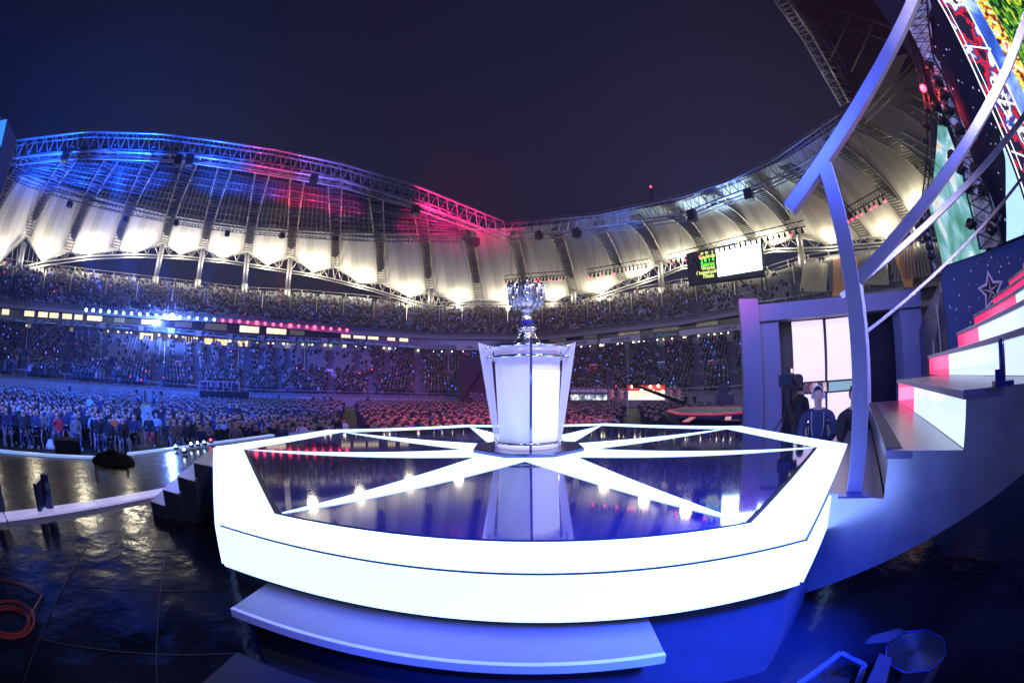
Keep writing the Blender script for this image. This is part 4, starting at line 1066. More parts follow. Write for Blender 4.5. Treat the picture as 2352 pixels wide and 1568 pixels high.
# floor tubes (spark machines)
def spark(b_, h, lab, r_=.035):
    t = thing('spark_machine', lab, 'spark machine', b_); mb = MB(); mb.tube([b_+Vector((0,0,.02)), b_+Vector((0,0,h))], [r_,r_*.95], 14); mb.tube([b_+Vector((0,0,h)), b_+Vector((0,0,h+.015))], [r_*.95,r_*.4], 14); build('tube', mb, M['blue_plastic'], t, True)
    mb = MB(); mb.box(b_+Vector((0,0,.012)),(.2,.14,.024),.5); build('base_plate', mb, M['blue_plastic'], t); mb = MB(); mb.box(b_+Vector((-.07,.0,.05)),(.05,.06,.07),.5); build('control_box', mb, M['blue_plastic'], t); return t
pb = onz(115,1170,FLOOR+.02); t = spark(Vector((pb.x,pb.y,FLOOR+.02)), .4, 'dark blue upright tube beside a flat box on the glossy runway', .07)
mb = MB(); q = onz(97,1172,FLOOR+.02); mb.box(q+Vector((0,0,.17)),(.06,.3,.34),.9); build('side_box', mb, M['blue_plastic'], t)
q = onz(5,1183,FLOOR+.02); mb = MB(); mb.box(q+Vector((-.1,0,.17)),(.1,.3,.34),.9); tag(build('reflection_block', mb, M['blue_plastic'], None, bev=.01), 'dark block standing in for a column reflection, cut off at the left edge', 'box')  # solid block in place of a roof column's reflection in the runway
# red cable coil
mb = MB(); cc = onz(25,1430,FLOOR); pts = []
for k in range(5*28+1):
    a = 2*math.pi*k/28; r_ = .235+.018*math.sin(a*.37)+.028*(k//28)-.07; pts.append((cc.x+r_*math.cos(a+.02*k/28)+.012*math.sin(k*.21), cc.y+r_*.95*math.sin(a)+.01*math.cos(k*.17), FLOOR+.012+.006*(k//28)))
e1 = onz(95,1365,FLOOR); e2 = onz(40,1340,FLOOR); e3 = onz(-30,1325,FLOOR)
pts += [tuple(Vector(pts[-1]).lerp(Vector((e1.x,e1.y,FLOOR+.015)), t) for t in (.5,))[0], (e1.x+.03,e1.y,FLOOR+.012), (e2.x,e2.y,FLOOR+.012), (e3.x,e3.y,FLOOR+.012)]
mb.tube(pts, .0065, 6); tag(build('cable', mb, M['cable_red'], None, True), 'coil of thin red cable on the black floor in the corner', 'cable')
# tape lines on the black floor
tp = MB()
for (x0,y0),(x1,y1) in [((197,1258),(55,1568)),((380,1272),(361,1568)),((197,1345),(503,1354)),((96,1468),(270,1496)),((270,1496),(540,1500))]:
    a_, b_ = onz(x0,y0,FLOOR), onz(x1,y1,FLOOR); d_ = (b_-a_).normalized(); n_ = Vector((d_.y,-d_.x,0))*.0016; tp.prism([(a_+n_).xy,(b_+n_).xy,(b_-n_).xy,(a_-n_).xy], FLOOR+.003, FLOOR+.005)
    a_, b_ = onz(x0,y0,FLOOR), onz(x1,y1,FLOOR); d_ = (b_-a_).normalized(); n_ = Vector((d_.y,-d_.x,0))*.0025; tp.prism([(a_+n_).xy,(b_+n_).xy,(b_-n_).xy,(a_-n_).xy], FLOOR+.003, FLOOR+.007)
tag(build('floor_seam', tp, mat('seam_tape', (.045,.05,.08), .5)), kind='structure')

# ------------------------------------------------------------------ octagonal stage
CX, CY, RAD, ANG = .183, 5.103, 3.79, R(-162.1)
OCT = [Vector((CX+RAD*math.cos(ANG-k*math.pi/4), CY+RAD*math.sin(ANG-k*math.pi/4))) for k in range(8)]   # L, BL, BBL, BBR, BR, R, FR, FL
C2 = Vector((CX, CY))
def ring(s): return [C2+(p-C2)*s for p in OCT]
stage = thing('stage', 'octagonal stage with glowing white border and star over glossy black deck', 'stage', (CX,CY,FLOOR))
mb = MB(); mb.prism([tuple(p) for p in ring(.985)], FLOOR, DECK-.26); build('skirt', mb, M['body'], stage)
sin_ = .897
mb = MB(); mb.prism([tuple(p) for p in ring(.996)], DECK-.255, DECK-.012); build('frame', mb, M['black_gap'], stage)
for k in range(8):
    i, j = k, (k+1) % 8; o1, o2, n1, n2 = ring(.9958)[i], ring(.9958)[j], ring(sin_)[i], ring(sin_)[j]
    q = .004*(o2-o1).normalized()
    mb = MB(); mb.prism([o1+q, o2-q, n2-q, n1+q], DECK-.011, DECK); build('border_panel', mb, M['led_top'], stage)
    r1, r2 = ring(1.0)[i], ring(1.0)[j]; e = (r2-r1).normalized(); nn = Vector((-e.y, e.x)) if Vector((-e.y, e.x)).dot(r1-C2) > 0 else Vector((e.y, -e.x))
    mb = MB(); a_, b_ = r1+e*.012, r2-e*.012; mb.prism([a_, b_, b_+nn*.02, a_+nn*.02], DECK-.245, DECK-.016); build('fascia_panel', mb, M['led'], stage)
    g1, g2 = ring(.884)[i], ring(.884)[j]; c_ = C2
    mb = MB(); mb.prism([g1+e*.006, g2-e*.006, C2+(g2-C2)*.05, C2+(g1-C2)*.05], DECK-.011, DECK-.006); build('deck_panel', mb, M['deck'], stage)
for k in range(8):
    v = ring(.882)[k]; d_ = (v-C2).normalized(); n_ = Vector((-d_.y, d_.x)); 
    mb = MB(); mb.prism([C2+d_*.05+n_*.05, C2+d_*.62+n_*.30, C2+d_*1.2+n_*.235, v, C2+d_*1.2-n_*.235, C2+d_*.62-n_*.30, C2+d_*.05-n_*.05], DECK-.004-.0004*k, DECK-.0015+.0003*k)
    build('star_ray', mb, M['led_top'], stage)
# thin scratches
# pedestal
ped = thing('pedestal', 'glowing white drum pedestal held in clear acrylic fins and chrome rings', 'pedestal', (CX,CY,DECK))
bp = [C2+Vector((math.cos(R(22.5+45*k)), math.sin(R(22.5+45*k))))*.69 for k in range(8)]
mb = MB(); mb.prism([tuple(p) for p in bp], DECK+.006, DECK+.05); build('base_plate', mb, mat('mirror_plate', (.10,.10,.20), .12, .6), ped, bev=.008)
c3 = Vector((CX,CY,0))
mb = MB(); mb.lathe([(.335,DECK+.10),(.345,DECK+.12),(.388,.28)], c3, 64); build('drum', mb, M['drum'], ped, True)
mb = MB(); mb.lathe([(.36,DECK+.05),(.36,DECK+.07),(.33,DECK+.09)], c3, 48); build('base_light', mb, M['drum_glow'], ped, True)
mb = MB(); mb.lathe([(.389,.281),(.398,.38),(.40,.46),(.38,.475)], c3, 64); build('drum_collar', mb, mat('collar_acrylic', (.55,.5,.75), .25, emit=(.42,.36,.85), es=.35), ped, True)
mb = MB()
# a lit inner sheet wrapping the right half of the drum, inset below a dark band
n = 24; vs = []
for k in range(n+1):
    a = R(-90+6)+R(118)*k/n
    for z in (DECK+.13, .20): r_ = .338+(.388-.345)*((z-DECK-.12)/(.28-DECK-.12))+.0125; vs.append((CX+r_*math.cos(a), CY+r_*math.sin(a), z))
mb.add(vs, [(2*k, 2*k+2, 2*k+3, 2*k+1) for k in range(n)]); build('inner_sheet', mb, M['drum_glow'], ped, True)
for z, r_, w_ in ((.475,.50,.020),(.355,.485,.020),(DECK+.12,.40,.016)):
    mb = MB(); mb.tube([(CX+r_*math.cos(2*math.pi*k/64), CY+r_*math.sin(2*math.pi*k/64), z) for k in range(64)], w_, 8, closed=True); build('ring', mb, M['chrome'], ped, True)
mb = MB(); mb.lathe([(.44,.478),(.44,.492),(.30,.497)], c3, 48); build('top_plate', mb, M['drum_glow'], ped, True)
for k in range(4):
    a = R(-88+90*k); d_ = Vector((math.cos(a), math.sin(a), 0)); t_ = Vector((-d_.y, d_.x, 0))*.012
    def P_(r_, z): return c3+d_*r_+Vector((0,0,z))
    mb = MB(); mb.extrude([P_(.385,DECK+.05)-t_, P_(.338,DECK+.05)-t_, P_(.43,.36)-t_, P_(.40,.475)-t_, P_(.44,.50)-t_, P_(.585,.545)-t_], t_*2); f_ = build('fin', mb, M['acrylic'], ped, bev=.003)
    mb = MB(); mb.bar(P_(.387,DECK+.05), P_(.587,.547), .026, .01, up=d_); build('fin_edge', mb, mat('acrylic_edge', (.75,.75,.95), .1, .3, emit=(.45,.45,1), es=.3) if k != 0 else mat('front_edge', (.22,.24,.55), .1, .7), f_)
# trophy
tro = thing('trophy', 'tall ornate silver trophy cup standing on the glowing pedestal', 'trophy', (CX,CY,.497))
z0 = .499
mb = MB(); mb.lathe([(.255,0),(.262,.012),(.24,.03),(.22,.05),(.205,.07),(.17,.105),(.155,.125),(.16,.135),(.14,.15),(.13,.175),(.135,.185),(.115,.20),(.11,.215)], (CX,CY,z0), 40); build('foot', mb, M['silver'], tro, True)
mb = MB(); mb.lathe([(.11,.212),(.13,.225),(.14,.245),(.125,.265),(.10,.275)], (CX,CY,z0), 40, lambda i, a: .10*math.sin(9*a+i)); build('knop', mb, M['silver'], tro, True)
mb = MB(); mb.lathe([(.08,.275),(.122,.305),(.128,.318),(.085,.345)], (CX,CY,z0), 8); build('gem_collar', mb, M['gem'], tro)
mb = MB(); mb.lathe([(.085,.342),(.07,.37),(.062,.41),(.07,.45),(.095,.475),(.118,.488),(.105,.505),(.08,.515)], (CX,CY,z0), 32, lambda i, a: .12*math.sin(6*a+i*.8)); build('stem', mb, M['silver'], tro, True)
mb = MB(); mb.lathe([(.07,.51),(.12,.53),(.17,.57),(.205,.62),(.225,.68),(.225,.74),(.215,.77),(.20,.772),(.19,.74),(.05,.62)], (CX,CY,z0), 48, lambda i, a: .05*math.sin(8*a+i*1.7)); build('bowl', mb, M['silver'], tro, True)
for k in range(8):
    a = R(-90+45*k); d_ = Vector((math.cos(a), math.sin(a), 0)); s_ = Vector((-d_.y, d_.x, 0)); b_ = Vector((CX,CY,z0)); mb = MB()
    if k % 2 == 0:   # shield bosses with spikes
        for z, rr, w_ in ((.755,.225,.062),(.70,.245,.05),(.64,.245,.055),(.575,.20,.04)):
            mb.ball(b_+d_*rr+Vector((0,0,z)), w_, 10, 7, (1,1,.85))
        mb.tube([b_+d_*.275+s_*x+Vector((0,0,z)) for x, z in ((.05,.76),(.02,.70),(.06,.66),(.01,.60))], [.02,.026,.02,.012], 6); mb.tube([b_+d_*.275-s_*x+Vector((0,0,z)) for x, z in ((.05,.76),(.02,.70),(.06,.66),(.01,.60))], [.02,.026,.02,.012], 6)
        mb.ball(b_+d_*.285+Vector((0,0,.765)), .026, 8, 6)
    else:            # ribs ending in horns and drooping leaves
        mb.tube([b_+d_*r_+Vector((0,0,z)) for r_, z in ((.11,.52),(.18,.555),(.235,.61),(.262,.68),(.268,.74),(.245,.79),(.235,.815))], [.022,.03,.034,.036,.032,.02,.005], 8)
        for sx in (-1, 1):
            mb.tube([b_+d_*r_+s_*sx*x+Vector((0,0,z)) for r_, x, z in ((.25,.03,.75),(.275,.075,.71),(.285,.06,.655),(.29,.085,.60),(.25,.05,.55))], [.02,.03,.022,.028,.006], 7)
        mb.tube([b_+d_*r_+Vector((0,0,z)) for r_, z in ((.265,.64),(.305,.60),(.285,.555),(.225,.525))], [.02,.032,.03,.008], 8)
    build('ornament', mb, M['silver'], tro, True)

for o in tro.children:
    for v in o.data.vertices:
        z = v.co.z-.002; v.co.z = .002+float(np.interp(z, [0,.215,.275,.345,.515,.815], [0,.17,.245,.315,.46,.80]))
        f = float(np.interp(z, [0,.2,.275,.35,.5,.56], [.74,.78,.76,.72,.74,.78])); v.co.x *= f; v.co.y *= f
# front steps
ns = thing('step', 'pale violet step with a white nosing in front of the stage', 'step', (-.35,1.55,FLOOR))
P4 = [onz(535,1393,-1.05), onz(1526,1497,-1.05), onz(1485,1405,-1.05), onz(622,1333,-1.05)]
P4[2].y = 1.77; P4[3].y = 1.79
mid_f = (onz(1000,1492,-1.05))
mb = MB(); mb.prism([p.xy for p in P4], -1.085, -1.05); build('tread', mb, M['step'], ns)
mb = MB(); a_, b_ = P4[0].xy, P4[1].xy; n_ = Vector((0,-.025)); mb.prism([a_, b_, b_+n_, a_+n_], -1.092, -1.048); build('nosing', mb, M['step_lip'], ns)
mb = MB(); mb.prism([a_+Vector((.06,.06)), b_+Vector((-.06,.06)), P4[2].xy+Vector((-.06,0)), P4[3].xy+Vector((.06,0))], FLOOR, -1.09); build('support', mb, M['body'], ns)
mb = MB(); A_ = onz(558,1491,-1.35); mb.prism([(A_.x-.02,A_.y-.03),(A_.x-.02,.98),(.72,.9),(.66,1.27)][::-1], FLOOR, -1.35); tag(build('low_step', mb, M['body'], None, bev=.01), 'lower black step below the pale violet one', 'step')
# small black steps at the left edge of the stage
ls = thing('side_steps', 'short flight of black steps with pale treads at the left of the stage', 'steps', (-4.2,3.4,FLOOR))
tp_ = [((442.7,1061.7),(486,1070.4)),((405.8,1093),(445,1104)),((372,1123),(409,1134)),((344,1149.6),(376.5,1160.5))]
zs = [-.92,-1.09,-1.26,-1.43]
back = Vector((-.35,1.0,0)); 
e0 = onz(442.7,1061.7,-.92); e1 = onz(344,1149.6,-1.43)
e_line = (e1-e0); e_line.z = 0; e_u = e_line.normalized()
back = Vector((e_u.y,-e_u.x,0)); back = back if back.y > 0 else -back
prof = []
for k in range(4):
    p = onz(*tp_[k][0], zs[k]); q = onz(*tp_[k][1], zs[k]); z = zs[k]
    mb = MB(); mb.prism([q.xy, p.xy, p.xy+back.xy*1.5, q.xy+back.xy*1.5], z-.012, z); build('tread', mb, M['step'], ls)
    mb = MB(); mb.prism([q.xy+back.xy*.004+(e_u*-.02).xy, p.xy+back.xy*.004-(e_u*.01).xy, p.xy+back.xy*1.49-(e_u*.01).xy, q.xy+back.xy*1.49+(e_u*-.02).xy], FLOOR, z-.013); build('riser_block', mb, M['body'], ls)

# ------------------------------------------------------------------ grand staircase on the right
SD, TD = Vector((.735,.678,0)).normalized(), None
TD = Vector((SD.y,-SD.x,0))
def st(s, t, z): return SD*s+TD*t+Vector((0,0,z))
stair = thing('staircase', 'wide metal staircase with white and red glowing risers rising to the right', 'staircase', tuple(st(4.5,1.5,FLOOR)))
def sv(p): return Vector(p).dot(SD)
def tv(p): return Vector(p).dot(TD)
ts = [.245,.745,1.50,2.17,2.84,3.50,4.16,4.82]; zt = [-.46,-.145,.165,.475,.785,1.095,1.41,1.72]
near_s = [2.785-.42*t for t in ts]; far_s = [6.95,6.75,7.66,7.7,8.43,8.66,8.9,9.1]
# ledge beside the octagon
Lp = [onz(1880,1130,DECK), onz(2030,1147,DECK), onz(2028,975,DECK), onz(1942,1018,DECK)]
led = [st(2.869,-.20,0), st(2.682,.245,0), st(7.0,.245,0), st(7.0,-.09,0)]
mb = MB(); mb.prism([p.xy for p in led][::-1], DECK-.05, DECK-.003); build('ledge', mb, M['tread_metal'], stair)
for k in range(8):
    t0 = ts[k]; t1 = ts[k+1] if k < 7 else ts[k]+2.5; z = zt[k]; zb = DECK if k == 0 else zt[k-1]
    mb = MB(); mb.prism([st(near_s[k],t0-.02,0).xy, st(far_s[k],t0-.02,0).xy, st(far_s[k],t1+.01,0).xy, st(near_s[min(k+1,7)],t1+.01,0).xy], z-.05, z); build('tread', mb, M['tread_metal'], stair, bev=.004)
    if k == 0:
        mb = MB(); mb.prism([st(near_s[0]+.02,t0-.015,0).xy, st(far_s[0]-.02,t0-.015,0).xy, st(far_s[0]-.02,t0+.10,0).xy, st(near_s[0]+.02,t0+.10,0).xy], z+.001, z+.004); build('grip_strip', mb, M['body'], stair)
    # riser: red end near the far side, white panel towards the photographer
    if k == 0: segs = [(near_s[0], far_s[0], 'dark')]
    else:
        fs_, nn_ = far_s[k], near_s[k]
        split = {1: 4.95, 2: 6.0, 3: 6.3, 4: 5.9, 5: 6.0, 6: 6.2, 7: 6.2}[k]
        segs = [(nn_, split-.02, 'white'), (split, fs_, 'red')]
    for s0, s1, c_ in segs:
        mb = MB(); mb.extrude([st(s0,t0+.012,zb+.004), st(s1,t0+.012,zb+.004), st(s1,t0+.012,z-.052), st(s0,t0+.012,z-.052)], TD*.02)
        build('riser_panel', mb, {'white': M['led_riser'], 'red': M['led_red'], 'dark': M['tread_metal']}[c_], stair)
    mb = MB(); mb.prism([st(near_s[k]+.03,t0+.05,0).xy, st(far_s[k]-.03,t0+.05,0).xy, st(far_s[k]-.03,t1,0).xy, st(near_s[min(k+1,7)]+.03,t1,0).xy], max(FLOOR, z-.24), z-.06); build('carcass', mb, M['body'], stair)
# steel side cheek with a sloping lower edge
tt = [-.20,.245,.245,.745,.745,1.50,1.50,2.17,2.17,2.84]; 
def ns_at(t): return float(np.interp(t, [-.2]+ts, [2.87]+near_s))
topz = [DECK-.002, DECK-.002, -.46, -.46, -.145, -.145, .165, .165, .475, .475]
def ns_c(t): return 2.785-.42*t-.004
upper = [st(ns_at(t)-.006, t, z) for t, z in zip(tt, topz)]
lowp = [st(ns_at(t)-.006, t, -1.50+(t+.2)*.66) for t in (2.84,1.8,.8,-.2)]
mb = MB()
for (t0, z0_), (t1, z1_) in zip(list(zip(tt, topz))[:-1], list(zip(tt, topz))[1:]):
    if t1-t0 < .01: continue
    nn = 6
    for k in range(nn):
        ta, tb = t0+(t1-t0)*k/nn, t0+(t1-t0)*(k+1)/nn
        mb.quad(st(ns_c(ta), ta, -1.50+(ta+.2)*.66), st(ns_c(tb), tb, -1.50+(tb+.2)*.66), st(ns_c(tb), tb, z0_), st(ns_c(ta), ta, z0_))
o = build('side_cheek', mb, M['stringer'], stair)

# two tubular frames beside the stairs
def frame(P0, lab, w1, w2, zt1, sl1, zt2, sl2, lam, wc):
    P0 = Vector(P0); t = thing('stair_frame', lab, 'steel frame', (P0.x,P0.y,DECK))
    mb = MB(); mb.box((P0.x,P0.y,(DECK+.012+zt1-.03)/2),(wc,wc*.8,zt1-.03-DECK-.012), math.atan2(TD.y,TD.x)); o = build('post', mb, M['frame_blue'], t, bev=.006)
    mb = MB(); q = P0+SD*(wc*1.2); mb.box((q.x,q.y,(DECK+zt2)/2+.2),(wc*.45,wc*.4,zt2-DECK+.35), math.atan2(TD.y,TD.x)); build('inner_post', mb, M['frame_blue'], t)
    mb = MB(); mb.box((P0.x,P0.y,DECK+.006),(wc*2,wc*2.4,.012), math.atan2(TD.y,TD.x)); build('base_plate', mb, M['tread_metal'], t)
    off = SD*-(wc*.35)
    mb = MB(); a_, b_ = P0+TD*-.36+Vector((0,0,zt1-.36*sl1)), P0+TD*lam+Vector((0,0,zt1+lam*sl1)); mb.bar(a_, b_, w1, w1*1.05); build('upper_beam', mb, M['frame_blue'], t, bev=.006)
    mb = MB(); a_, b_ = P0+TD*.05+Vector((0,0,zt2)), P0+TD*lam+Vector((0,0,zt2+lam*sl2)); mb.bar(a_, b_, w2, w2*1.1); build('lower_beam', mb, M['frame_blue'], t, bev=.005)
    return t
frame((2.11,1.90,0), 'near blue violet steel frame, tall post on the ledge with two sloping beams', .092, .072, 1.41, .84, .57, .655, 5.0, .115)
frame((5.2,4.5,0), 'far slim violet steel frame at the other end of the stairs', .095, .048, 1.33, .50, .60, .51, 7.0, .11)
mb = MB(); a_ = st(2.9,-.02,0)
# spark tube on the second tread
b_ = onz(2303,884,-.145); spark(Vector((b_.x,b_.y,-.145)), .30*.75, 'dark blue upright tube on the second tread of the staircase', .024)

# ------------------------------------------------------------------ doorway portal with light boxes
Pl, Pr = at(1712,985,12.6), at(2110,870,15.0)
pd = Vector((Pr.x-Pl.x, Pr.y-Pl.y, 0)); plen = pd.length; pd.normalize(); pn = Vector((pd.y,-pd.x,0)); pn = pn if pn.dot(Vector((-1,-1,0))) > 0 else -pn
def pp(x, y, off=0):
    q = onv(x, y, Pl.xy, Pr.xy); return q+pn*off
portal = thing('stage_doorway', 'tall grey blue doorway frame with glowing white panels behind the stage', 'doorway', (Pl.x,Pl.y,FLOOR))
def ppoly(name, px, d_, m_, off=0, par=None, z_bot=None):
    mb = MB(); pts = [pp(x, y, off) for x, y in px]
    if z_bot is not None:
        pts[2] = Vector((pts[1].x, pts[1].y, z_bot)); pts[3] = Vector((pts[0].x, pts[0].y, z_bot))
    mb.extrude(pts, -pn*d_); return build(name, mb, m_, par or portal)
ppoly('side_pillar', [(1690,698),(1730,697),(0,0),(0,0)], .35, M['portal'], .75, None, FLOOR)
ppoly('frame_post', [(1736,703),(1782,700),(0,0),(0,0)], .6, M['portal'], .1, None, FLOOR)
ppoly('frame_post', [(2060,690),(2108,684),(0,0),(0,0)], .6, M['portal'], .1, None, FLOOR)
ppoly('lintel', [(1732,704),(1900,688),(2106,666),(2110,706),(1900,726),(1732,742)], .7, M['portal'], .25)
ppoly('back_panel', [(1760,720),(2090,690),(0,0),(0,0)], .1, M['portal_black'], -.9, None, FLOOR)
def lb(name, px, m_): return ppoly(name, px, .05, m_, -.3)
lb('light_panel', [(1824,736),(1896,730),(1902,873),(1830,878)], M['portal_light']); lb('light_panel', [(1904,730),(1975,722),(1975,868),(1909,873)], M['portal_light'])
lb('light_panel', [(1845,907),(1902,903),(1903,966),(1846,975)], M['portal_light']); lb('light_panel', [(1909,903),(1975,897),(1975,962),(1909,966)], M['portal_light'])
ms = mat('crowd_picture', (.1,.1,.1), .3)
nt = ms.node_tree; vz = nt.nodes.new('ShaderNodeTexVoronoi'); vz.inputs['Scale'].default_value = 7; tcx = nt.nodes.new('ShaderNodeTexCoord'); mp = nt.nodes.new('ShaderNodeMapping'); mp.inputs['Scale'].default_value = (1.2,1.2,.5)
nt.links.new(tcx.outputs['Object'], mp.inputs['Vector']); nt.links.new(mp.outputs['Vector'], vz.inputs['Vector']); rp = nt.nodes.new('ShaderNodeValToRGB')
for pos_, c_ in ((.0,(.02,.01,.03)),(.45,(.10,.05,.09)),(.62,(.4,.2,.25)),(.8,(.9,.7,.75))):
    el_ = rp.color_ramp.elements.new(pos_); el_.color = (*c_, 1)
nt.links.new(vz.outputs['Color'], rp.inputs['Fac']); nt.links.new(rp.outputs['Color'], nt.nodes['Principled BSDF'].inputs['Emission Color']); nt.nodes['Principled BSDF'].inputs['Emission Strength'].default_value = .8
lb('video_strip', [(1840,881),(1905,877),(1907,899),(1842,903)], ms); lb('video_strip', [(1912,877),(1975,872),(1975,893),(1912,899)], mat('teal_picture', (.2,.3,.3), .3, emit=(.30,.52,.55), es=.7))
for k in range(3):
    ppoly('sill_strip', [(1905,975+k*9),(1975,972+k*9),(1975,975+k*9),(1905,978+k*9)], .03, M['led_red'] if k != 1 else M['strip'], .0)
# people in front of the doorway
def big_person(base, zseat, rz, top, lab, pose):
    J = {'pelvis': ((0,0,.48), .17,.14), 'spine': ((0,-.01,.72), .165,.125), 'chest': ((0,.03,.95), .19,.13), 'upper': ((0,.04,1.06), .13,.10), 'neck': ((0,.06,1.14), .06,.06), 'jaw': ((0,.095,1.21), .062,.075), 'head': ((0,.09,1.29), .078,.098), 'crown': ((0,.085,1.37), .062,.075)}
    E_ = [('pelvis','spine'),('spine','chest'),('chest','upper'),('upper','neck'),('neck','jaw'),('jaw','head'),('head','crown')]; S_ = [('pelvis','spine',0),('spine','chest',0),('chest','upper',0),('upper','neck',0),('neck','jaw',1),('jaw','head',1),('head','crown',1)]
    for sx, n in ((-1,'l'),(1,'r')):
        hd = (sx*.08,.34,.62) if pose == 0 else (sx*.05,.32,.74)
        J.update({'sh'+n: ((sx*.215,.03,1.03),.082,.078), 'el'+n: ((sx*.28,.10,.76),.058,.058), 'wr'+n: (hd,.036,.036), 'pa'+n: ((hd[0]*.7,hd[1]+.06,hd[2]),.042,.026),
                  'hi'+n: ((sx*.1,.08,.46),.10,.10), 'kn'+n: ((sx*.17,.5,.5),.078,.078), 'an'+n: ((sx*.18,.48,.1),.05,.05), 'to'+n: ((sx*.2,.64,.05),.05,.038)})
        E_ += [('upper','sh'+n),('sh'+n,'el'+n),('el'+n,'wr'+n),('wr'+n,'pa'+n),('pelvis','hi'+n),('hi'+n,'kn'+n),('kn'+n,'an'+n),('an'+n,'to'+n)]
        S_ += [('upper','sh'+n,0),('sh'+n,'el'+n,0),('el'+n,'wr'+n,0),('wr'+n,'pa'+n,1),('pelvis','hi'+n,3),('hi'+n,'kn'+n,3),('kn'+n,'an'+n,3),('an'+n,'to'+n,4)]
        for f in range(4):
            k_ = f'f{f}{n}'; bx_ = hd[0]*.7+sx*(-.03+.02*f); L = (.055,.065,.06,.045)[f]
            J[k_] = ((bx_, hd[1]+.11, hd[2]-.005),.010,.010); J[k_+'t'] = ((bx_-sx*.012, hd[1]+.11+L, hd[2]-.035),.008,.008); E_ += [('pa'+n,k_),(k_,k_+'t')]; S_ += [('pa'+n,k_,1),(k_,k_+'t',1)]
        J['th'+n] = ((hd[0]*.7-sx*.05, hd[1]+.08, hd[2]+.02),.011,.011); E_.append(('pa'+n,'th'+n)); S_.append(('pa'+n,'th'+n,1))
    me = body_mesh('person', J, E_, S_, [M['cloth_'+top], M['skin'], M['hair'], M['cloth_black'], M['shoe']], 2)
    bm = bmesh.new(); bm.from_mesh(me)
    o = bpy.data.objects.new('person', me); bm.free(); COL.objects.link(o); o.location = base; o.rotation_euler = (0,0,rz); tag(o, lab, 'person'); return o, J
base = at(1878,1000,6.6); base.z = FLOOR
cr_b = Vector((base.x,base.y,FLOOR))
man, J = big_person(cr_b, 0, face_cam(cr_b)-.05, 'navy', 'person in a dark jacket and headphones sitting in front of the glowing panels', 0)
hb = MB(); hb.tube([(.094*math.cos(t_), .085, 1.31+.148*math.sin(t_)) for t_ in [math.pi*k/12 for k in range(13)]], .011, 6); hb.k = 0
for sx in (-1,1): hb.tube([(sx*.085,.085,1.31),(sx*.115,.085,1.31)], [.036,.034], 12)
build('headphones', hb, M['white_banner'], man, True, local=True)
fc = MB(); fc.ball((0,.19,1.295), .012, 8, 6, (.8,1,1.5)); build('nose', fc, M['skin'], man, True, local=True)
for sx in (-1,1):
    fc = MB(); fc.ball((sx*.03,.178,1.325), .010, 8, 6, (1.3,.6,.8)); build('eye', fc, M['black_gap'], man, True, local=True)
fc = MB(); fc.ball((0,.172,1.252), .014, 8, 5, (1.7,.5,.5)); build('mouth', fc, mat('lips', (.3,.12,.11), .5), man, True, local=True)
for sx in (-1,1):
    fc = MB(); fc.tube([(sx*.10,.17,1.10),(sx*.10,.19,.9),(sx*.07,.2,.75)], .0035, 5); build('piping', fc, M['white_banner'], man, True, local=True)
base = at(1955,985,6.2); c2_ = Vector((base.x,base.y,FLOOR)); man2, _ = big_person(c2_, 0, face_cam(c2_)+.6, 'black', 'person in black half hidden behind the tall stage post, hands together', 1)
for bb, lb_, rr in ((cr_b,'grey folding seat under the person with headphones',0), (c2_,'grey folding seat under the half hidden person',0)):
    c_ = copy_tree(ch0, None, kids0); c_.location = bb; c_.rotation_euler = (0,0,face_cam(bb)); del c_['group']; c_['label'] = lb_.replace('grey folding seat', 'plastic chair')
# camera operator bending behind the tripod, seen as a blue-clad figure
base = at(1838,960,8.0); c3_ = Vector((base.x,base.y,FLOOR)); o = put_person(st_b[0], c3_, face_cam(c3_)+2.4, 'black', 'jeans', sc=.86); tag(o, 'camera operator in black top and jeans standing behind the tripod', 'person')
# broadcast camera on tripod
cb = at(1815,985,7.4); cb.z = FLOOR; zc = at(1808,868,7.4).z
t = thing('broadcast_camera', 'black broadcast camera on a tripod beside the glowing doorway', 'camera', cb)
e = Vector((math.cos(.66),-math.sin(.66),0)); hd = Vector((cb.x,cb.y,zc-.12))-e*.03
for k in range(3):
    a = .4+k*2.09; mb = MB(); mb.tube([hd+Vector((0,0,-.28)), Vector((cb.x+.38*math.cos(a), cb.y+.38*math.sin(a), FLOOR+.02))], [.022,.016], 6)
    mb.tube([hd+Vector((0.05,0,-.3)), Vector((cb.x+.40*math.cos(a), cb.y+.36*math.sin(a), FLOOR+.6))], .012, 5); build('leg', mb, M['black'], t)
mb = MB(); mb.tube([hd+Vector((0,0,-.35)), hd+Vector((0,0,-.05))], [.06,.07], 10); build('pan_head', mb, M['black'], t)
mb = MB(); mb.box(hd+Vector((0,0,.08)),(.17,.36,.2),.9); o = build('camera_body', mb, M['black'], t, bev=.015)
mb = MB(); mb.tube([hd+Vector((-.02,-.2,.08)), hd+Vector((-.06,-.38,.09))], [.06,.085], 12); build('lens', mb, M['black'], o)
mb = MB(); mb.box(hd+Vector((.0,-.02,.235)),(.12,.06,.09),.9); build('viewfinder', mb, M['black'], o); mb = MB(); mb.quad(*[hd+Vector((0,-.055,.235))+e*x+Vector((0,0,z)) for x, z in ((-.05,-.035),(.05,-.035),(.05,.035),(-.05,.035))]); build('viewfinder_screen', mb, mat('small_screen', (.3,.3,.2), .3, emit=(.9,.8,.4), es=.9), o)
mb = MB(); mb.tube([hd+Vector((.06,.12,-.02)), hd+Vector((.2,.4,-.16))], .012, 6); build('pan_handle', mb, M['black'], t)

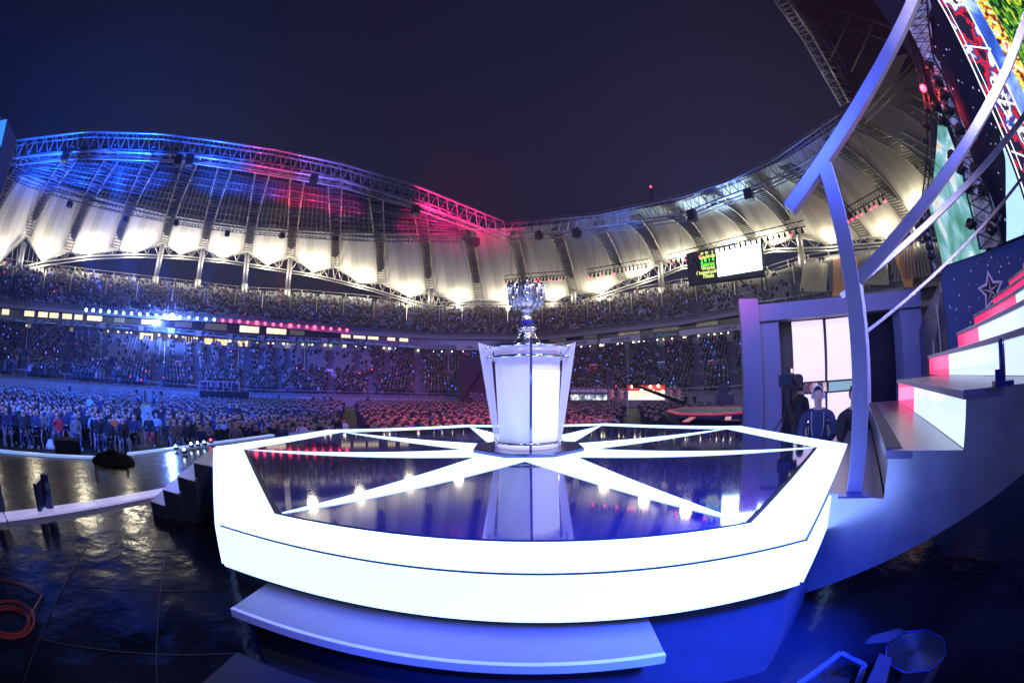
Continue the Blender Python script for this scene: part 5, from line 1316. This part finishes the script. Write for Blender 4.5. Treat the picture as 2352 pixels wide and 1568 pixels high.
# ------------------------------------------------------------------ backdrop wall with screens
XB = 11.55; BP, BQ = (XB, 20.0), (XB+.05, -20.0)
def bk(x, y, off=0): return onv(x, y, BP, BQ)+Vector((-off,0,0))
wallT = thing('backdrop_wall', 'tall dark blue backdrop wall with white specks beside the staircase', 'backdrop', (XB,4,FLOOR))
def byz(y, z, off=0): return Vector((XB-off, y, z))
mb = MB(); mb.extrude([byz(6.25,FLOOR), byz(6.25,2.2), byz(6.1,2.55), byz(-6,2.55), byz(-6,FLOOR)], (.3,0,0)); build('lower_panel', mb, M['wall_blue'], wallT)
mb = MB(); mb.extrude([byz(4.3,2.56,-.25), byz(4.3,12,-.25), byz(-6,12,-.25), byz(-6,2.56,-.25)], (.3,0,0)); build('upper_panel', mb, M['wall_dark'], wallT)
mb = MB(); g0 = [byz(6.27,FLOOR), byz(6.27,2.25), at(2125,720,14.0), at(2112,760,14.8), Vector((at(2112,760,14.8).x, at(2112,760,14.8).y, FLOOR))]
mb.extrude(g0, (.3,.1,0)); gw = build('return_panel', mb, M['wall_grey'], wallT)
mb = MB()
for s in (.25,.5,.75):
    a_, b_ = g0[0].lerp(g0[4], s), g0[1].lerp(g0[3], s); mb.bar(a_+Vector((-.03,-.02,0)), b_+Vector((-.03,-.02,-.05)), .05, .03)
build('panel_seam', mb, M['steel'], gw)
mb = MB()
for k in range(70): y, z = random.uniform(2.4,6.1), random.uniform(-.5,2.4); mb.ball(byz(y, z, .004), random.choice((.010,.014,.02)), 6, 4, (.3,.7,1.6))
for k in range(40): y, z = random.uniform(2.3,3.4), random.uniform(2.8,9); mb.ball(byz(y, z, -.245), random.choice((.012,.02,.03)), 6, 4, (.3,1,1.4))
o = build('speck_pattern', mb, M['spot_dot'], wallT); o['kind'] = 'stuff'
# star emblem
cst = bk(2277,668,.03); mb = MB(); u_, v_ = Vector((0,-1,0)), Vector((0,0,1))
def starpts(R1, R2): return [cst+(u_*math.cos(R(90+36*k))+v_*math.sin(R(90+36*k)))*(R1 if k % 2 == 0 else R2) for k in range(10)]
o1, o2 = starpts(.52,.27), starpts(.40,.19); vs = o1+o2; mb.add(vs, [(k, (k+1) % 10, 10+(k+1) % 10, 10+k) for k in range(10)]); em = build('star_emblem', mb, M['emblem'], wallT)
mb = MB(); mb.add(o2, [tuple(range(10))]); build('emblem_field', mb, M['black_gap'], em)
mb = MB()
for k in range(5): q = starpts(.36,.05)[2*k]; mb.quad(cst+Vector((-.004,0,0)), starpts(.36,.075)[(2*k+1) % 10]+Vector((-.004,0,0)), q+Vector((-.004,0,0)))
build('emblem_facet', mb, M['emblem'], em)
# side video screen (teal map picture)
def pic(name, stops, scale, sx=(1,1,1), dist=1.5, es=1.0, wave=False):
    m_ = mat(name, (.02,.02,.02), .25); nt = m_.node_tree; tcx = nt.nodes.new('ShaderNodeTexCoord'); mp = nt.nodes.new('ShaderNodeMapping'); mp.inputs['Scale'].default_value = sx
    n_ = nt.nodes.new('ShaderNodeTexNoise'); n_.inputs['Scale'].default_value = scale; n_.inputs['Detail'].default_value = 8; n_.inputs['Distortion'].default_value = dist
    nt.links.new(tcx.outputs['Object'], mp.inputs['Vector']); nt.links.new(mp.outputs['Vector'], n_.inputs['Vector']); rp = nt.nodes.new('ShaderNodeValToRGB'); rp.color_ramp.interpolation = 'LINEAR'
    while len(rp.color_ramp.elements) > 1: rp.color_ramp.elements.remove(rp.color_ramp.elements[0])
    rp.color_ramp.elements[0].position = stops[0][0]; rp.color_ramp.elements[0].color = (*stops[0][1],1)
    for a_, c_ in stops[1:]: e_ = rp.color_ramp.elements.new(a_); e_.color = (*c_,1)
    nt.links.new(n_.outputs['Fac'], rp.inputs['Fac']); p_ = nt.nodes['Principled BSDF']; nt.links.new(rp.outputs['Color'], p_.inputs['Emission Color']); p_.inputs['Emission Strength'].default_value = es
    return m_
teal = pic('map_picture', [(.3,(.05,.22,.14)),(.42,(.10,.36,.34)),(.5,(.22,.50,.55)),(.57,(.30,.62,.72)),(.62,(.75,.90,1.0)),(.68,(.9,.6,.45)),(.75,(.2,.5,.3))], 1.1, (1,1,.45), 2.2, 1.0)
vs1 = thing('video_screen', 'tall slanted video screen showing a pale teal picture', 'video screen', (XB,5.2,2.56))
sp1 = [bk(2169,612,.12), bk(2267,579,.12), bk(2228,437,.12), bk(2188,322,.12), bk(2160,248,.12), bk(2152,370,.12), bk(2139,480,.12)]
mb = MB(); mb.extrude([p+Vector((.01,0,0)) for p in sp1], (.12,0,0)); build('casing', mb, M['black'], vs1)
mb = MB(); mb.add(sp1, [tuple(range(len(sp1)))]); build('picture', mb, teal, vs1)
# main screen
mainS = thing('video_screen', 'huge bright video screen with red, blue and white picture at the right edge', 'video screen', (XB,-1,2.56))
ms0 = [(2.35,3.2),(2.35,5.1),(2.25,6.6),(2.0,8.0),(1.7,9.4),(1.5,12),(-6,12),(-6,3.2)]
mb = MB(); mb.extrude([byz(y,z,-.05) for y, z in ms0], (.2,0,0)); build('casing', mb, M['black'], mainS)
red = pic('player_picture', [(.30,(.01,.01,.02)),(.47,(.01,.01,.03)),(.475,(.55,.01,.03)),(.53,(.4,.02,.04)),(.535,(.01,.02,.10)),(.57,(.03,.08,.45)),(.60,(.9,.8,.75)),(.64,(1,1,1)),(.66,(.02,.02,.05))], 1.7, (1,1,.8), .25, 1.5)
blu = pic('blue_gradient_picture', [(.35,(.01,.03,.25)),(.5,(.05,.15,.7)),(.6,(.5,.7,1)),(.66,(1,1,1))], .8, (1,1,.6), .6, 1.4)
grn = pic('leafy_picture', [(.34,(.005,.01,.004)),(.46,(.01,.05,.01)),(.52,(.05,.35,.03)),(.58,(.30,.55,.02)),(.64,(.9,.75,.03)),(.7,(.9,.2,.02))], 2.6, (1,2.2,1), 1.5, 1.2)
roster = pic('roster_picture', [(.36,(.01,.01,.02)),(.46,(.5,.05,.02)),(.52,(.95,.85,.1)),(.57,(.1,.5,.1)),(.62,(1,1,1)),(.7,(.9,.1,.05))], 4.5, (1,1,1), .6, 1.5)
white = mat('picture_frame_line', (.8,.8,.9), .3, emit=(.8,.85,1), es=1.8)
def ypoly(name, yz, m_, off): mb = MB(); mb.add([byz(y,z,off) for y, z in yz], [tuple(range(len(yz)))]); return build(name, mb, m_, mainS)
def lx(z): return float(np.interp(z, [3.2,5.1,6.6,8.0,9.4,12], [2.35,2.35,2.25,2.0,1.7,1.5]))
def band(name, d0, d1, m_, off, z0=3.2, z1=12.0, tilt=0):
    zz = np.linspace(z0, z1, 12); return ypoly(name, [(lx(z)-d0-tilt*(z-z0), z) for z in zz]+[(lx(z)-d1-tilt*(z-z0), z) for z in zz[::-1]], m_, off)
band('picture_line', .02, .07, white, .06); band('picture_line', .22, .25, white, .06, 4.0)
band('player_picture', .10, 1.0, red, .055); band('picture_line', .98, 1.03, white, .06); band('blue_picture', 1.03, 1.5, blu, .055); band('roster_picture', 1.5, 2.0, roster, .055); band('leafy_picture', 2.0, 6.5, grn, .055)
for z in (4.5, 6.0, 7.6): ypoly('picture_line', [(lx(z)-.12, z), (lx(z)-1.0, z-.6), (lx(z)-1.0, z-.54), (lx(z)-.12, z+.05)], white, .062)
sk = [(3.42,2.6),(2.75,2.6),(2.4,3.15),(2.4,5.0),(2.55,4.4),(3.0,3.6)]
ss = thing('video_screen', 'blue and white glowing triangular screen below the huge screen', 'video screen', (XB,2.8,2.6))
mb = MB(); mb.extrude([byz(y,z,.10) for y, z in sk], (.1,0,0)); build('casing', mb, M['black'], ss); mb = MB(); mb.add([byz(y,z,.105) for y, z in sk], [tuple(range(len(sk)))]); build('picture', mb, mat('white_blue_picture', (.1,.1,.1), .3, emit=(.35,.6,1), es=1.5), ss)
# lamp tower between the screens: silver drape with round black lamps on a truss
def tower(name, lab, left, right_, lamps, m_, D_off, lampside):
    t = thing(name, lab, 'lamp tower', bk(*left[-1])); L_ = [bk(x, y, D_off) for x, y in left]; R_ = [bk(x, y, D_off) for x, y in right_]; mb = MB(); n = len(L_)
    LL, RR = resamp(L_, 26), resamp(R_, 26); vs = []
    for k in range(27):
        for j in range(7): p = LL[k].lerp(RR[k], j/6); vs.append(p+Vector((.10*math.sin(k*1.7+j*2.1)+.06*math.sin(k*.9-j),0,0)))
    mb.add(vs, [(k*7+j, k*7+j+1, (k+1)*7+j+1, (k+1)*7+j) for k in range(26) for j in range(6)]); build('drape', mb, m_, t, True)
    mb = MB(); mb.tube([p+Vector((-.12,0,0)) for p in LL], .035, 5); mb.tube([p+Vector((-.12,0,0)) for p in RR], .035, 5)
    for k in range(26): mb.tube([LL[k]+Vector((-.12,0,0)), RR[k+1]+Vector((-.12,0,0))], .015, 4); mb.tube([RR[k]+Vector((-.12,0,0)), LL[k+1]+Vector((-.12,0,0))], .015, 4)
    build('truss', mb, M['black'], t)
    for x, y in lamps:
        p = bk(x, y, D_off+.25); mb = MB(); mb.ball(p, .15, 12, 8, (.8,1,1)); mb.tube([p+Vector((.05,0,0)), p+Vector((.3,0,.02))], [.09,.12], 10); mb.bar(p+Vector((0,-.17,0)), p+Vector((.2,-.17,0)), .04, .05); mb.bar(p+Vector((0,.17,0)), p+Vector((.2,.17,0)), .04, .05)
        o = build('stage_lamp', mb, M['black'], t, True); mb = MB(); mb.ball(p+Vector((-.1,-.03,-.02)), .06, 8, 5, (.5,1,1)); build('lens', mb, mat('dark_lens', (.05,.05,.07), .05), o)
    return t
tower('lamp_tower', 'tower of silver drape with round black lamps between the two screens', [(2098,40),(2110,90),(2145,160),(2163,215),(2190,290),(2222,370),(2236,455),(2266,580)], [(2150,10),(2154,70),(2163,146),(2190,198),(2222,290),(2256,390),(2285,456),(2313,566)],
      [(2158,170),(2176,205),(2190,237),(2200,272),(2172,265),(2184,295),(2224,316),(2208,372),(2228,405),(2258,402),(2243,447),(2275,452),(2248,525),(2302,510),(2292,538)], M['drape'], .45, 1)
t = thing('lamp_column', 'slim dark truss with small black lamps along the left side of the teal screen', 'lamp tower', bk(2162,625))
mb = MB(); Lc = [bk(x, y, .3) for x, y in ((2165,628),(2150,560),(2133,490),(2142,430),(2149,370),(2150,300),(2148,250),(2120,140),(2090,60))]
LL = resamp(Lc, 30)
for s in (0,.22): mb.tube([p+Vector((0,s,0)) for p in LL], .03, 5)
for k in range(30): mb.tube([LL[k], LL[k+1]+Vector((0,.22,0))], .015, 4)
build('truss', mb, M['black'], t)
mb = MB(); DD = resamp([p for p in Lc[:4]], 10); vs = []
for p in DD: vs += [p+Vector((.05,-.02,0)), p+Vector((.05,.2,0))]
mb.add(vs, [(2*k,2*k+1,2*k+3,2*k+2) for k in range(10)]); build('drape', mb, M['drape'], t)
for x, y in ((2129,493),(2134,512),(2138,531),(2142,551),(2148,572),(2152,593),(2136,470),(2146,378),(2140,335),(2142,300),(2145,265)):
    p = bk(x, y, .5); mb = MB(); mb.ball(p, .10, 9, 6); mb.tube([p, p+Vector((.2,0,0))], [.05,.08], 8); build('stage_lamp', mb, M['black'], t, True)
mb = MB(); p = bk(2139,217,.5); mb.ball(p, .12, 10, 6); build('red_lamp', mb, M['lamp_red'], t)
lamp('red_glow', 'POINT', p+Vector((-.4,0,0)), 120, (1,.05,.05), None, .1)
# blue screen panel at the far left edge
P_l = [at(-60,230,26), at(16,277,26), at(38,318,26), at(8,430,26), at(-60,640,26)]
t = thing('screen_tower', 'tall slanted blue lit panel cut off at the left edge', 'panel', (P_l[4].x,P_l[4].y,GROUND))
mb = MB(); mb.extrude(P_l+[Vector((P_l[0].x-3,P_l[0].y,GROUND))], Vector((-.6,.3,0))); build('face', mb, mat('panel_grey_blue', (.02,.028,.05), .7), t)
mb = MB(); mb.extrude([p+Vector((.12,-.02,0)) for p in (at(-10,300,26), at(0,280,26), at(15,277,26), at(1,340,26))], Vector((.05,0,0))); build('lit_edge', mb, mat('lit_blue_edge', (.1,.3,.6), .5, emit=(.02,.22,.75), es=1.0), t)

# ------------------------------------------------------------------ things at the foot of the far stand
def bb(x, y, D): return at(x, y, D)
def board(name, lab, cat, px, D, thick, m_, group=None, lab_root=True):
    mb = MB(); c4 = [at(x, y, D) for x, y in px]; n = Vector((c4[0].x, c4[0].y, 0)).normalized(); mb.extrude(c4, n*thick); o = build(name, mb, m_); tag(o, lab, cat, group); return o, c4, n
t = thing('banner_screen', 'big dark screen with grey lettering behind the left of the pedestal', 'screen', at(1100,930,50))
c4 = [at(1056,822,50), at(1185,822,50), at(1185,925,50), at(1056,925,50)]; n = Vector((c4[0].x,c4[0].y,0)).normalized(); mb = MB(); mb.extrude(c4, n*.5)
build('mesh_cloth', mb, mat('dark_mesh_cloth', (.014,.018,.035), .7, var=.2, vs=2), t); ex = c4[1]-c4[0]; M['letters'] = mat('grey_letters', (.2,.21,.27), .6)
build('lettering', text_mb('2014 LEAGUE OF LEGENDS', .82, at(1078,907,49.8), ex, (0,0,1), 'LEFT', .01), M['letters'], t); build('lettering', text_mb('WORLD CHAMPIONSHIP', .82, at(1085,919,49.8), ex, (0,0,1), 'LEFT', .01), M['letters'], t)
mb = MB(); mb.tube([at(1066,912,49.6), at(1108,850,49.6), at(1128,832,49.6)], .09, 5); build('boom_shadow', mb, M['black'], t).name = 'boom_shadow_tube'  # black tube standing in for the boom's shadow across the screen
st_ = thing('merchandise_booth', 'dark booth with a lit white counter and a MERCHANDISE STORE sign', 'booth', at(1350,925,47))
mb = MB(); c4 = [at(1308,889,47), at(1398,889,47), at(1398,905,47), at(1308,905,47)]; mb.extrude(c4, Vector((0,1,0))*2); build('sign_board', mb, M['dark_fascia'], st_)
build('sign_lettering', text_mb('MERCHANDISE STORE', .42, at(1352,897.5,46.8), c4[1]-c4[0], (0,0,1)), mat('white_letters', (.7,.7,.7), .5, emit=(.7,.7,.75), es=.25), st_)
for x0, x1 in ((1312,1338),(1341,1366),(1369,1394)):
    mb = MB(); c4 = [at(x0,906,47.2), at(x1,906,47.2), at(x1,918,47.2), at(x0,918,47.2)]; mb.extrude(c4, Vector((0,1,0))*.3); build('lit_counter', mb, pic('shelf_picture', [(.35,(.02,.03,.05)),(.5,(.25,.3,.35)),(.58,(1,1,1)),(.7,(.3,.35,.4))], 1.6, (1,1,1), .3, 1.6), st_)
for x in (1306,1400): mb = MB(); a_ = at(x,889,47); mb.bar(a_, Vector((a_.x,a_.y,GROUND)), .4, .4); build('post', mb, M['black'], st_)
ft = thing('food_tent', 'brightly lit food tent under a red fascia with warm lamps', 'tent', at(1483,925,42))
mb = MB(); c4 = [at(1441,892,42), at(1528,892,42), at(1528,918,42), at(1441,918,42)]; mb.extrude(c4, Vector((.3,1,0))*.3); build('lit_back', mb, M['glow_white'], ft)
mb = MB(); c4 = [at(1440,884,40.5), at(1529,884,40.5), at(1529,897,40.5), at(1440,897,40.5)]; mb.extrude(c4, Vector((.3,1,0))*.2); build('fascia', mb, M['red_banner'], ft)
for x, y in ((1452,888),(1474,896),(1494,888),(1512,886),(1500,898),(1522,899)): mb = MB(); mb.ball(at(x,y,40.2), .13, 8, 6); build('bulb', mb, M['lamp_warm'], ft)
for x in (1441,1528): a_ = at(x,884,41); mb = MB(); mb.bar(a_, Vector((a_.x,a_.y,GROUND)), .12, .12); build('post', mb, M['steel'], ft)
for x, m_, lb_ in ((1406,'red_banner','tall red feather flag right of the merchandise booth'),(1428,'tarp_orange','tall dark orange feather flag left of the food tent'),(1541,'red_banner','tall red flag with white lettering shape right of the food tent'),(1560,'red_banner','rightmost tall red flag near the stage doorway')):
    b0, D = at(x,918,41.5), 41.5; t = thing('feather_flag', lb_, 'flag', (b0.x,b0.y,GROUND)); mb = MB(); c4 = [at(x-6,893,D), at(x+6,891,D), at(x+6,917,D), at(x-6,919,D)]; mb.extrude(c4, Vector((0,.06,0))); build('cloth', mb, M[m_], t)
    mb = MB(); mb.tube([Vector((at(x-7,890,D).x, at(x-7,890,D).y, GROUND)), at(x-7,889,D)], .05, 5); build('pole', mb, M['steel'], t); mb = MB(); mb.tube([at(x+dx,y_,D-.12) for dx, y_ in ((-3,897),(3,900),(-2,905),(3,910),(-3,914))], .12, 4); build('mark', mb, M['banner_mark'], t)
t = thing('camera_crane', 'long dark camera crane boom rising over the crowd right of the pedestal', 'camera crane', at(1568,930,36)); mb = MB(); a_, b_ = at(1460,885,37), at(1570,925,33)
mb.tube([a_, b_], [.10,.2], 6); build('boom', mb, M['black'], t); mb = MB(); mb.bar(b_, Vector((b_.x,b_.y,GROUND)), .25, .25); mb.box((b_.x,b_.y,GROUND+.2),(1,1,.4)); build('pedestal', mb, M['black'], t); mb = MB(); mb.box(a_,(.5,.5,.4)); build('camera_head', mb, M['black'], t)
# camera platform; red light on the rail is painted into its colour
t = thing('camera_platform', 'black draped camera platform with a red lit rail on the field at the far wall', 'platform', at(515,915,45))
c4 = [at(458,897,45), at(568,900,45), at(568,915,45), at(458,912,45)]; mb = MB(); mb.extrude(c4, Vector((-.5,.8,0))*3); build('skirt', mb, M['black_soft'], t)
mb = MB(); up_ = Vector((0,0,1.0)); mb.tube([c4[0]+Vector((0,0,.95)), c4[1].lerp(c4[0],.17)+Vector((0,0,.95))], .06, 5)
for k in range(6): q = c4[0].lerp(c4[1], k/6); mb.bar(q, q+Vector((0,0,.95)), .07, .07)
build('rail', mb, mat('rail_red_light', (.5,.2,.25), .5), t)
for k, s in enumerate((.15,.3,.42,.6,.7)): q = c4[0].lerp(c4[1], s)+Vector((-.3,.6,0)); o = put_person(st_b[k % 2], q, face_cam(q), 'black', 'black', sc=.9); tag(o, 'crew member in black standing on the draped camera platform', 'person', 'crew on the camera platform')
# side stage on the right
t = thing('side_stage', 'low flat side stage with red lit edges in front of the right stand', 'stage', at(1620,955,24))
q = [at(1530,942,26), at(1570,934,29), at(1720,930,27), at(1730,945,22), at(1660,948,21)]; zz = FLOOR+.35; pts = [onz(x, y, zz) for x, y in ((1533,943),(1572,936),(1720,934),(1730,944),(1640,950),(1560,949))]
mb = MB(); mb.prism([p.xy for p in pts], zz-.5, zz); build('deck', mb, M['body'], t); mb = MB(); mb.tube([p+Vector((0,0,-.02)) for p in pts], .06, 5, closed=True); build('lit_edge', mb, mat('red_edge', (.5,.1,.1), .4, emit=(1,.10,.18), es=.28), t)
mb = MB(); pp2 = [onz(x, y, FLOOR+.02) for x, y in ((1560,968),(1610,952),(1700,952),(1700,975))]; mb.prism([p.xy for p in pp2][::-1], FLOOR, FLOOR+.15); build('ramp', mb, M['runway'], t)
mb = MB(); mb.bar(onz(1575,968,FLOOR+.2), onz(1600,953,FLOOR+.2), .25, .04); mb.bar(onz(1672,964,FLOOR+.2), onz(1674,952,FLOOR+.2), .25, .04); build('edge_strip', mb, mat('red_strip', (.5,.2,.2), .4, emit=(1,.2,.25), es=.35), t)
# dark speaker stack near the doorway
t = thing('speaker_stack', 'dark stack of speakers at the wall left of the stage doorway', 'speaker', at(1660,930,36)); mb = MB(); mb.extrude([at(1652,880,36), at(1672,880,36), at(1672,905,36), at(1652,905,36)], (.5,1,0)); build('top_cabinet', mb, M['black'], t)
mb = MB(); mb.extrude([at(1644,905,36), at(1686,903,36), at(1686,928,36), at(1644,930,36)], (.5,1,0)); build('base_cabinet', mb, M['wall_dark'], t)

# ------------------------------------------------------------------ floor lamp with flaps at the lower right corner
fz = FLOOR
cF = onz(2105,1490,fz+.28); t = thing('floor_light', 'round dark stage lamp with open metal flaps on the dark floor below the staircase', 'stage light', (cF.x,cF.y,fz))
mb = MB(); n8 = [Vector((cF.x+.20*math.cos(R(22.5+45*k)), cF.y+.20*math.sin(R(22.5+45*k)))) for k in range(8)]; mb.prism([tuple(p) for p in n8], fz+.02, fz+.27); build('housing', mb, M['black_soft'], t, bev=.006)
mb = MB()
for k in range(9): r_ = .03+.017*k; mb.tube([(cF.x+r_*math.cos(2*math.pi*j/40), cF.y+r_*math.sin(2*math.pi*j/40), fz+.275) for j in range(40)], .004, 4, closed=True)
build('lens_ring', mb, mat('dark_lens_ring', (.008,.008,.012), .6), t)
mb = MB(); mb.tube([(p.x,p.y,fz+.275) for p in n8], .006, 5, closed=True); build('rim', mb, M['blue_plastic'], t)
for px in (((1985,1478),(2002,1460),(2065,1443),(2080,1452),(2040,1475)),((1990,1568),(2020,1500),(2048,1512),(2035,1568))):
    mb = MB(); mb.extrude([onz(x, y, fz+.30) for x, y in px], (0,0,.004)); build('flap', mb, mat('flap_metal', (.05,.055,.10), .4, .6), t)
t = thing('floor_light', 'square framed dark blue stage lamp cut off by the bottom edge', 'stage light', onz(1930,1560,fz))
for (x0,y0),(x1,y1) in (((1838,1568),(1930,1500)),((1930,1500),(1985,1528)),((1838,1568),(1800,1610)),((1985,1528),(1950,1620))):
    mb = MB(); mb.bar(onz(x0,y0,fz+.18), onz(x1,y1,fz+.18), .035, .02); build('flap', mb, mat('flap_bar', (.10,.14,.32), .3, .6), t)
mb = MB(); q = onz(1905,1590,fz+.1); mb.box((q.x,q.y,fz+.08),(.16,.14,.14),.5); build('housing', mb, M['black'], t)

# ------------------------------------------------------------------ stage and crowd lighting
lamp('blue_crowd', 'SPOT', (-28,-10,9), 200000, (.008,.11,1), (-34,22,-3), .15, 42, .7)
lamp('blue_crowd', 'SPOT', (-45,25.9,22.8), 330000, (.008,.11,1), (-31,24,-2), .15, 44, .7)
lamp('blue_crowd', 'SPOT', (-12,-12,10), 140000, (.010,.10,1), (-25,30,-2), .15, 44, .8)
lamp('red_crowd', 'SPOT', (12,-9,10), 62000, (1,.05,.15), (-9,40,-2), .15, 28, .9)
lamp('red_crowd', 'SPOT', (-4,-9,10), 22000, (.7,.20,.5), (5,42,-1), .15, 24, .9)
lamp('white_crowd', 'SPOT', (-3,-4,9), 6000, (.35,.5,1), (-22,17,-2), .15, 42, .6)
# unseen violet fill spots, added to cool and brighten the far stands
for fr_, tx_, c_, pw in (((8,-12,11), (-58,26,6), (.16,.21,1), 60000), ((4,-12,12), (-30,62,8), (.26,.25,1), 54000), ((-2,-12,12), (8,72,8), (.38,.29,1), 42000), ((-6,-10,11), (34,48,9), (.34,.36,1), 20000)):
    lamp('stand_fill', 'SPOT', fr_, pw, c_, tx_, .2, 58, .9)
p = at(395,727,Df(az_of(395,727))+15.5); lamp('blue_flare', 'POINT', p, 11000, (.10,.20,1), None, .3)
# beams thrown up at the roof steelwork from the lamp row
for x, pw, c_ in ((230,240000,(.008,.09,1)),(320,210000,(.008,.09,1)),(395,160000,(.01,.09,1)),(470,100000,(.02,.13,1)),(560,60000,(.05,.10,1)),(640,80000,(1,.015,.12)),(760,60000,(.8,.02,.3)),(860,50000,(.9,.02,.2))):
    a = az_of(x, 720); p = pol(a, Df(a)+10, Z(L_ulow, a, 19)+1.2); i = {230:1,320:2,395:3,470:5,560:6,640:7,760:8,860:10}[x]
    tgt = at_s(ribs3[i], .25); lamp('roof_beam', 'SPOT', p, pw, c_, tgt, .15, 40, .9)
for tx_, pw, c_ in ((onv(110,345,PA,PL_),60000,(.012,.10,1)),(onv(300,330,PA,PL_),55000,(.012,.10,1)),(onv(500,345,PA,PL_),34000,(.02,.10,1)),(onv(640,362,PA,PL_),8000,(.8,.05,.3)),(onv(760,390,PA,PL_),12000,(.25,.15,1)),(onv(1020,470,PA,PL_),40000,(1,.02,.2)),(onv(1110,510,PA,PL_),18000,(1,.02,.2)),(onv(1400,505,PA,PB),9000,(.03,.16,1)),(onv(1650,440,PA,PB),6000,(.04,.18,1)),(onv(1850,320,PA,PB),2500,(.05,.18,1))):
    q = tx_-Vector((tx_.x,tx_.y,0)).normalized()*7+Vector((0,0,-7)); lamp('truss_beam', 'SPOT', q, pw, c_, tx_, .1, 75, .9)
# blue wash over stage, stairs and floor
lamp('blue_wash', 'SPOT', (-.5,-1.5,8), 11000, (.015,.09,1), (.2,2.5,-.75), .2, 27, .9)
lamp('blue_wash', 'SPOT', (2,-6,5), 2100, (.24,.26,1), (3,2.4,-.9), .3, 40, .8)
lamp('violet_fill', 'SPOT', (7,-3,8), 2600, (.66,.62,1), (2.6,1.9,.9), .3, 50, .8)  # unseen spot added to make the near stair frame paler
lamp('violet_fill', 'SPOT', (1.5,-3,3.5), 1500, (.70,.62,1), (6,3.6,1.4), .3, 34, .8)  # unseen spot added to brighten the far stair frame
lamp('blue_wash', 'SPOT', (-4,-3,6), 8500, (.06,.12,1), (8.5,10,.4), .3, 36, .8)
lamp('blue_wash', 'SPOT', (.5,-3.5,5), 9000, (.006,.05,1), (.7,1.6,-1.1), .3, 24, 1)  # added spot imitating the lit fascia's blue spill on floor and skirt
lamp('blue_wash', 'SPOT', (2.2,-2,4), 20000, (.004,.055,1), (1.15,1.55,-1.25), .3, 20, 1)  # second added spot for the spill below the fascia
for p_, pw, c_ in (((-3,-1.5,5.5),640,(.6,.62,1)),((3.4,-1,5),520,(.75,.7,1)),((0,-2.5,3),520,(.35,.4,1)),((1.5,-4,7),700,(.85,.8,1))):
    lamp('trophy_fill', 'SPOT', p_, pw, c_, (CX,CY,.95), .6, 22, .5)  # unseen fill spots added to put highlights on the silver
lamp('roof_uplight', 'POINT', at(2075,330,34), 700, (1,.88,.66), None, .6)  # added stand-in for hidden uplights, brightens the right-hand membranes
lamp('roof_uplight', 'POINT', at(1985,150,27), 260, (1,.85,.7), None, .5)  # added lamp that brightens the dark roof beams on this side
hz = MB(); hz.box((0,40,25),(330,330,60)); mh = bpy.data.materials.new('night_haze'); mh.use_nodes = True
nt = mh.node_tree; nt.nodes.remove(nt.nodes['Principled BSDF']); pv = nt.nodes.new('ShaderNodeVolumePrincipled'); pv.inputs['Color'].default_value = (.82,.86,1,1); pv.inputs['Density'].default_value = HAZE
nt.links.new(pv.outputs['Volume'], nt.nodes['Material Output'].inputs['Volume']); tag(build('haze', hz, mh), 'thin smoky night air filling the stadium bowl', 'haze', kind='stuff')
